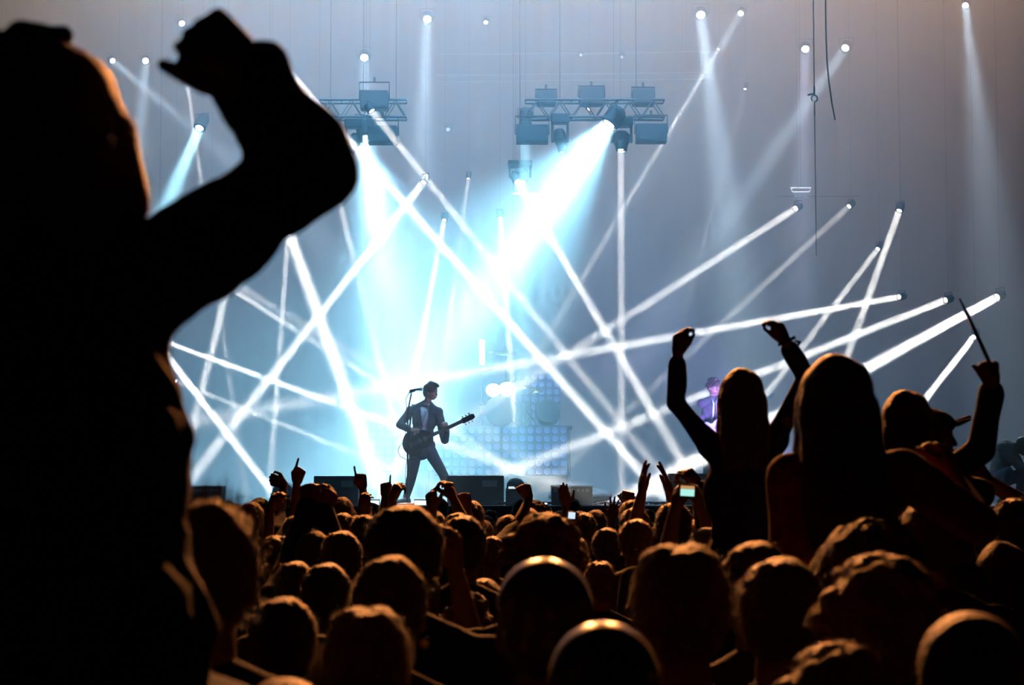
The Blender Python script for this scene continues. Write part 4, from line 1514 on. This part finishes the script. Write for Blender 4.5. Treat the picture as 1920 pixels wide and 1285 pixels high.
def crowd(px, ytop, wpx, hair, hm, kind, label, yaw=0, ear=False, group=None, hseed=0, wr=None, pitch=0, dx=0, cap=None):
    real = wr or {'short': .180, 'parted': .190, 'spiky': .19, 'curly': .225, 'wavy': .205, 'quiff': .18, 'shaved': .165, 'long': .19, 'longflat': .19, 'bob': .21, 'pony': .185, 'bun': .185}[hair]
    Y = F * real / wpx
    top = {'spiky': .135, 'curly': .125, 'parted': .125, 'bun': .14}.get(hair, .118)
    sgn = -1 if ytop > 1000 else 1
    best = None
    for t in (0, .04, -.04, .07, -.07, .10, -.10):
        y2 = Y * (1 + t * sgn) if Y > 4 else Y + t * sgn * 3
        r = room(P(px, ytop, y2).x, y2)
        if best is None or r > best[0] + .02:
            best = (r, y2)
        if r > .34:
            best = (r, y2)
            break
    kx = best[1] / Y
    Y = best[1]
    OCC.append((P(px, ytop, Y).x, Y))
    z = P(px, ytop, Y)
    H = (z.z - (top - .11)) / 1.0
    s = H / 1.765
    if s < .8 or s > 1.13:
        print('HEIGHT', label, round(H, 2), round(Y, 1))
    root = empty('person', (z.x, Y, 0), (0, 0, yaw), label, 'person', group)
    root.scale = (s * kx, s * kx, s)
    for nm, me in proto(kind):
        o = bpy.data.objects.new(nm, me); COL.objects.link(o); o.parent = root
    hs = 1 / s * 1.0
    h = put_hair(root, V((0, .015, 1.655)), rotv(0, pitch, 0), 1.0, hair, hm, hseed)
    if ear:
        g = MB(); g.lathe([(.006, 0), (.012, .004), (.012, .008), (.004, .012)], c=(.08 if ear > 0 else -.08, .0, 1.59), q=Q90); g.build('earring', M['gold'], root, smooth=True)
    return root


HEADS = [
    # centre x, top y, width, hair, hair material, body, label, yaw, extra
    (385, 925, 215, 'spiky', 'hair_brown', 'a', 'dark head with tousled brown hair right of the tall left silhouette', 0, {}),
    (530, 1120, 150, 'short', 'hair_dark', 'a', 'dark round head with a lit left ear near the bottom left', .1, {}),
    (688, 1137, 195, 'parted', 'hair_brown', 'a', 'brown hair with a middle parting at the bottom left of centre', 0, {}),
    (732, 1043, 148, 'short', 'hair_brown', 'b', 'round brown head with one glinting earring left of centre', 0, {'ear': 1}),
    (757, 948, 152, 'short', 'hair_dark', 'a', 'tallest black round head below the singer', 0, {}),
    (612, 1056, 104, 'short', 'hair_dark', 'a', 'small round head directly above the lit left ear head', 0, {}),
    (553, 1053, 92, 'short', 'hair_brown', 'c', 'head with an orange rim left of the small round head', 0, {}),
    (640, 996, 86, 'short', 'hair_dark', 'a', 'dark round head between the big raised fists and the tallest head', 0, {}),
    (516, 1012, 84, 'wavy', 'hair_brown', 'c', 'orange-rimmed head right beside the tousled brown head', .3, {}),
    (655, 1040, 60, 'short', 'hair_fair', 'c', 'fair head peeking left of the earring head', 0, {}),
    (868, 968, 92, 'short', 'hair_dark', 'a', 'dark tall narrow head below the largest stage monitor', 0, {}),
    (952, 966, 50, 'short', 'hair_dark', 'a', 'small round head in front of the floor lamp', 0, {}),
    (1018, 976, 138, 'wavy', 'hair_brown', 'b', 'broad wavy brown head below the ventilated case', 0, {}),
    (1021, 1040, 186, 'shaved', 'hair_glossy', 'a', 'large close-cropped head with an orange highlight at the centre bottom', 0, {}),
    (1132, 1158, 222, 'shaved', 'hair_glossy', 'a', 'brightest glossy head at the bottom centre', 0, {}),
    (1275, 1020, 205, 'parted', 'hair_brown', 'a', 'big dark head right of centre with an orange rim', 0, {}),
    (1416, 1016, 138, 'short', 'hair_brown', 'c', 'brown head between the two biggest dark heads right of centre', .2, {}),
    (1462, 1046, 172, 'short', 'hair_dark', 'a', 'very dark round head below the long-haired woman', 0, {}),
    (1394, 986, 88, 'curly', 'hair_brown', 'a', 'small bushy head under the woman raising both fists', 0, {}),
    (1632, 992, 205, 'curly', 'hair_brown', 'b', 'wide curly brown head under the person with the stick', 0, {}),
    (1645, 1060, 222, 'wavy', 'hair_fair', 'c', 'fair wavy orange-lit head in front of the wide curly one', .1, {}),
    (1820, 1140, 212, 'shaved', 'hair_brown', 'a', 'smooth dark head in the bottom right corner', 0, {}),
    (1570, 1226, 250, 'wavy', 'hair_brown', 'd', 'reddish head cut off by the bottom edge at the right', 0, {}),
    (1805, 1052, 108, 'short', 'hair_dark', 'a', 'black head above the bottom right corner head', 0, {}),
    (1878, 1017, 112, 'bob', 'hair_brown', 'b', 'brown bobbed head at the right edge', 0, {}),
    (1912, 958, 62, 'long', 'hair_fair', 'b', 'fair long-haired head cut by the right edge', 0, {}),
    (535, 1264, 215, 'shaved', 'hair_fair', 'c', 'pale smooth head cut off by the bottom edge at the left', 0, {}),
    (1124, 1052, 78, 'parted', 'hair_brown', 'b', 'small head with parted hair between the two big centre heads', 0, {}),
    (1137, 990, 62, 'short', 'hair_dark', 'a', 'head left below the stack of three heads', 0, {}),
    (1185, 938, 54, 'short', 'hair_brown', 'a', 'farthest of the three stacked heads below the clapping hands', 0, {}),
    (1190, 952, 62, 'short', 'hair_dark', 'a', 'middle of the three stacked heads below the clapping hands', 0, {}),
    (1192, 974, 72, 'short', 'hair_brown', 'c', 'nearest of the three stacked heads below the clapping hands', 0, {}),
    (487, 932, 42, 'shaved', 'hair_dark', 'a', 'round dark head at the far left by the stage edge', 0, {}),
    (922, 1006, 62, 'short', 'hair_brown', 'a', 'small head right beside the tall narrow one', 0, {}),
    (906, 976, 46, 'short', 'hair_fair', 'c', 'small fair head under the raised fists right of the singer', 0, {}),
    (990, 953, 50, 'short', 'hair_brown', 'a', 'small brown head under the raised forearm beside the floor lamp', 0, {}),
    (648, 948, 46, 'short', 'hair_brown', 'a', 'small head right of the big raised fists', 0, {}),
    (672, 972, 58, 'wavy', 'hair_fair', 'c', 'small fair wavy head below the pointing hand', 0, {}),
    (873, 1118, 105, 'wavy', 'hair_brown', 'd', 'brown wavy head between the earring head and the cropped head', .4, {}),
    (905, 1085, 92, 'short', 'hair_fair', 'd', 'fair head close left of the large cropped head', -.3, {}),
    (1745, 932, 112, 'short', 'hair_dark', 'a', 'dark head under the arm of the person in the cap', 0, {}),
    (1075, 1005, 66, 'long', 'hair_brown', 'b', 'long-haired head right of the broad wavy one', 0, {}),
    (1240, 985, 70, 'short', 'hair_dark', 'a', 'dark head right of the stack of three heads', 0, {}),
    (1845, 985, 62, 'short', 'hair_brown', 'c', 'small head above the brown bobbed head', 0, {}),
    (815, 958, 44, 'short', 'hair_fair', 'c', 'tiny fair head right of the tallest black head', 0, {}),
    (1050, 958, 40, 'short', 'hair_dark', 'a', 'tiny dark head below the ventilated case', 0, {}),
    (948, 1018, 44, 'long', 'hair_brown', 'b', 'small long-haired head left of the broad wavy one', 0, {}),
    (1310, 975, 62, 'pony', 'hair_fair', 'b', 'fair ponytailed head under the glowing phone', 0, {}),
    (585, 1010, 66, 'bob', 'hair_dark', 'b', 'dark head behind the big raised fists', 0, {}),
    (560, 985, 50, 'short', 'hair_brown', 'a', 'small head left of the big raised fists', 0, {}),
    (1795, 1008, 74, 'long', 'hair_dark', 'b', 'long dark hair left of the brown bobbed head', 0, {}),
]
rnd = random.Random(11)
for i, (x, y, wd, hst, hm, kd, lb, yw, ex) in enumerate(HEADS):
    crowd(x, y, wd, hst, hm, kd, lb, yw, **ex)

# ------------------------------------------------------------------ raised hands: each with its own person
def raised(label, wr, tip, Y, side, pose, H=1.72, n=(0, 1, 0), pole=None, head=(.0, 0), sleeve=.42, top='black_cloth', hair='short', hm='hair_dark', other=None, dx=None, dy=-.30, elbow=None, back=.0, tdy=0):
    W = P(wr[0], wr[1], Y)
    T = P(tip[0], tip[1], Y + tdy)
    s = H / 1.765
    sx = -1 if side == 'L' else 1
    off = dx if dx is not None else sx * .20
    best = None
    for ax, ay in ((0, 0), (.05, 0), (-.05, 0), (0, .1), (0, -.1), (.08, .1), (-.08, .1), (.08, -.1), (-.08, -.1), (.12, .15), (-.12, .15), (.12, -.12), (-.12, -.12), (0, .25)):
        r = room(W.x - off * s + ax, Y + dy + ay)
        if best is None or r > best[0]:
            best = (r, ax, ay)
        if r > .34:
            break
    base = V((W.x - off * s + best[1], Y + dy + best[2], 0))
    OCC.append((base.x, base.y))
    J0 = joints(s)
    S = J0['sh' + side] + V((0, 0, .05)) * s
    need = (W - base - S).length
    mx_ = (.29 + .26) * s * .99
    if need > mx_:
        # taller person, up to what is natural
        dz = need - mx_
        H = min(1.93, H + dz * 1.3)
        s = H / 1.765
        J0 = joints(s)
        S = J0['sh' + side] + V((0, 0, .06)) * s
    E, Wq = ik(S, W - base, .29 * s, .26 * s, V(pole or (sx * .25, .6, -1)))
    err = (Wq - (W - base)).length
    if err > .02:
        print('REACH', label[:50], 'short by %.3f' % err, 'H %.2f' % H)
        base.z = 0
    arms = {side: (E, Wq, T - W, V(n), pose)}
    if other:
        W2, T2 = P(other[0][0], other[0][1], Y), P(other[1][0], other[1][1], Y)
        o2 = 'R' if side == 'L' else 'L'
        S2 = J0['sh' + o2] + V((0, 0, .05)) * s
        E2, W2q = ik(S2, W2 - base, .29 * s, .26 * s, V((-sx * .25, .6, -1)))
        if (W2q - (W2 - base)).length > .02:
            print('REACH2', label[:50], (W2q - (W2 - base)).length)
        arms[o2] = (E2, W2q, T2 - W2, V(other[2]), other[3])
    J = {'sh' + side: S}
    if other:
        J['sh' + o2] = S2
    return person(label, base, H, 0, (0, 0, 0), arms, hair, hm, top, 'denim', sleeve, .0055, J)


raised('person pointing one finger up, left of the left stage monitor', (556, 905), (566, 868), 13.2, 'R', 'point', 1.78)
raised('person holding a hand out to the left by the round lamp', (533, 908), (508, 899), 14.2, 'L', 'curl', 1.76, dx=-.30)
raised('person with a loosely raised hand left of the finger pointing up', (508, 955), (522, 928), 12.5, 'L', 'relaxed', 1.70)
raised('person raising two large dark fists at the left of centre', (578, 948), (578, 905), 8.6, 'L', 'fist', 1.64, n=(.3, 1, 0), other=((606, 958), (622, 922), (-.5, .8, 0), 'curl'), sleeve=.99, hair='short', dx=-.06)
raised('person pointing one finger up in front of the left stage monitor', (680, 915), (674, 884), 14.0, 'R', 'point', 1.76)
raised('person raising an open cupped hand below the pointing finger', (686, 962), (684, 930), 12.4, 'R', 'relaxed', 1.72, n=(.5, 1, 0))
raised('person pointing one finger up beside the curled hand near the singer', (722, 930), (724, 900), 14.6, 'L', 'point', 1.74)
raised('person holding up a curled hand at the singer feet', (735, 938), (750, 905), 11.5, 'R', 'curl', 1.72, n=(.7, .6, 0))
raised('person raising both hands joined right of the singer legs', (812, 955), (806, 918), 11.0, 'L', 'curl', 1.74, other=((850, 935), (838, 902), (-.8, .5, 0), 'curl'), n=(.6, .6, 0), sleeve=.6)
raised('person raising a fist before the largest stage monitor', (876, 955), (868, 922), 11.6, 'R', 'fist', 1.74, n=(-.3, 1, 0))
raised('person whose raised arm crosses the floor lamp', (992, 935), (983, 905), 13.0, 'R', 'fist', 1.78, n=(-.6, .7, 0), dx=.30)
raised('person with a long raised hand before the ventilated case', (1062, 950), (1056, 920), 13.8, 'L', 'clap', 1.72)
raised('person with spread fingers raised right of the wrapped dome', (1146, 972), (1154, 945), 14.5, 'R', 'spread', 1.70, dx=.26)
raised('person clapping with open hands raised at the right of centre', (1204, 925), (1206, 885), 10.4, 'L', 'clap', 1.80, n=(1, .2, 0), other=((1256, 925), (1246, 888), (-1, .2, 0), 'clap'), dx=-.14)
raised('person raising a loose fist beside the glowing phone', (1312, 912), (1292, 890), 9.4, 'R', 'curl', 1.80, n=(-.5, .6, -.3), dx=.24, sleeve=.95)
raised('person holding up a small camera with a bluish screen', (1092, 985), (1078, 970), 12.0, 'R', 'grip', 1.66, n=(-.6, .6, 0), dx=.22)
raised('person holding the brightly glowing phone in both hands', (1266, 955), (1272, 925), 8.0, 'L', 'grip', 1.72, n=(.9, .2, .1), other=((1314, 955), (1308, 925), (-.9, .2, .1), 'grip'), dx=-.11, sleeve=.5, hair='pony', hm='hair_brown')
raised('person whose thick forearm rises before the tall narrow head', (852, 1060), (842, 1005), 5.9, 'R', 'relaxed', 1.66, n=(-.3, 1, 0), sleeve=.5, dx=.12)
raised('person raising an orange-lit hand at the right edge', (1852, 902), (1836, 880), 8.0, 'R', 'curl', 1.84, n=(-.6, .6, -.3), dx=-.02, pole=(1, -.2, -.3))
raised('person holding up a square dark camera right of the wrapped dome', (1186, 950), (1180, 932), 12.2, 'R', 'grip', 1.72, n=(-.5, .6, 0))


def phone(px, py, Y, wpx, hpx, label, scr, roll=0, top=None):
    root = empty('phone', P(px, py, Y), (0, roll, 0), label, 'phone')
    W, H = px2m(wpx, Y), px2m(hpx, Y)
    g = MB(); g.box((-W / 2 - .008, 0, -H / 2 - .006), (W / 2 + .008, .009, H / 2 + .006)); g.build('case_body', M['plastic'], root, bevel=.003)
    g = MB(); g.box((-W / 2, -.001, -H / 2), (W / 2, 0.0005, H / 2 * (.35 if top else 1))); g.build('screen', M[scr], root)
    if top:
        g = MB(); g.box((-W / 2, -.001, H / 2 * .38), (W / 2, 0.0005, H / 2)); g.build('screen_band', M[top], root)
    return root


phone(1289, 921, 7.9, 26, 19, 'phone with a bright greenish screen held up at the right', 'screen', R(3), 'screen_top')
phone(1072, 967, 11.9, 13, 12, 'small camera with a glowing bluish screen under the ventilated case', 'screen_blue', R(4))
r_ = empty('camera', P(1177, 930, 12.1), (0, R(12), 0), 'square dark camera held above the three stacked heads', 'camera')
g = MB(); g.box((-.04, -.02, -.028), (.04, .02, .028)); g.build('camera_body', M['plastic'], r_, bevel=.006)
g = MB(); g.lathe([(.022, 0), (.022, .03), (.01, .032)], c=(0, .02, 0), q=Matrix.Rotation(R(-90), 3, 'X')); g.build('lens', M['plastic'], r_)
# shining white stick and pale sheet in the pit
r_ = empty('glow_stick', P(1020, 978, 15.58), (0, R(-14), 0), 'short glaring white stick above the broad wavy head', 'light stick')
g = MB(); g.rc((0, 0, -.05), .018, (0, 0, .06), .012); g.build('lit_tube', M['lens_cool'], r_, smooth=True)
g = MB(); g.rc((0, 0, -.12), .012, (0, 0, -.06), .012); g.build('handle', M['plastic'], r_, smooth=True)
raised('person holding up the short glaring white stick', (1024, 1000), (1020, 972), 15.6, 'R', 'grip', 1.70, n=(-.5, .6, 0), dx=.1)

# small far heads that nothing tells apart fill the gaps towards the stage
k = 0
for row in range(7):
    Yd = 13.5 + row * 1.25
    nx = int(Yd * .62 / .55)
    for i in range(nx):
        x = -Yd * .165 + (i + .5 + .35 * rnd.uniform(-1, 1) + (row % 2) * .5) * .56
        if x > Yd * .30:
            continue
        yy = Yd + rnd.uniform(-.25, .25)
        if room(x, yy) < .40:
            continue
        OCC.append((x, yy))
        H = rnd.uniform(1.56, 1.78)
        root = empty('person', (x, yy, 0), (0, 0, rnd.uniform(-.4, .4)), 'small dark head of the far crowd close to the stage', 'person', 'far crowd before the stage')
        root.scale = [H / 1.765] * 3
        for nm, me in proto('abac'[(i + row) % 4]):
            if nm in ('shoe',):
                continue
            o = bpy.data.objects.new(nm, me); COL.objects.link(o); o.parent = root
        put_hair(root, V((0, .015, 1.655)), rotv(0, 0, 0), 1.0, ('short', 'wavy', 'short', 'bob')[(i * 3 + row) % 4], ('hair_dark', 'hair_brown', 'hair_dark')[(i + row) % 3])
        k += 1
print('FAR', k)
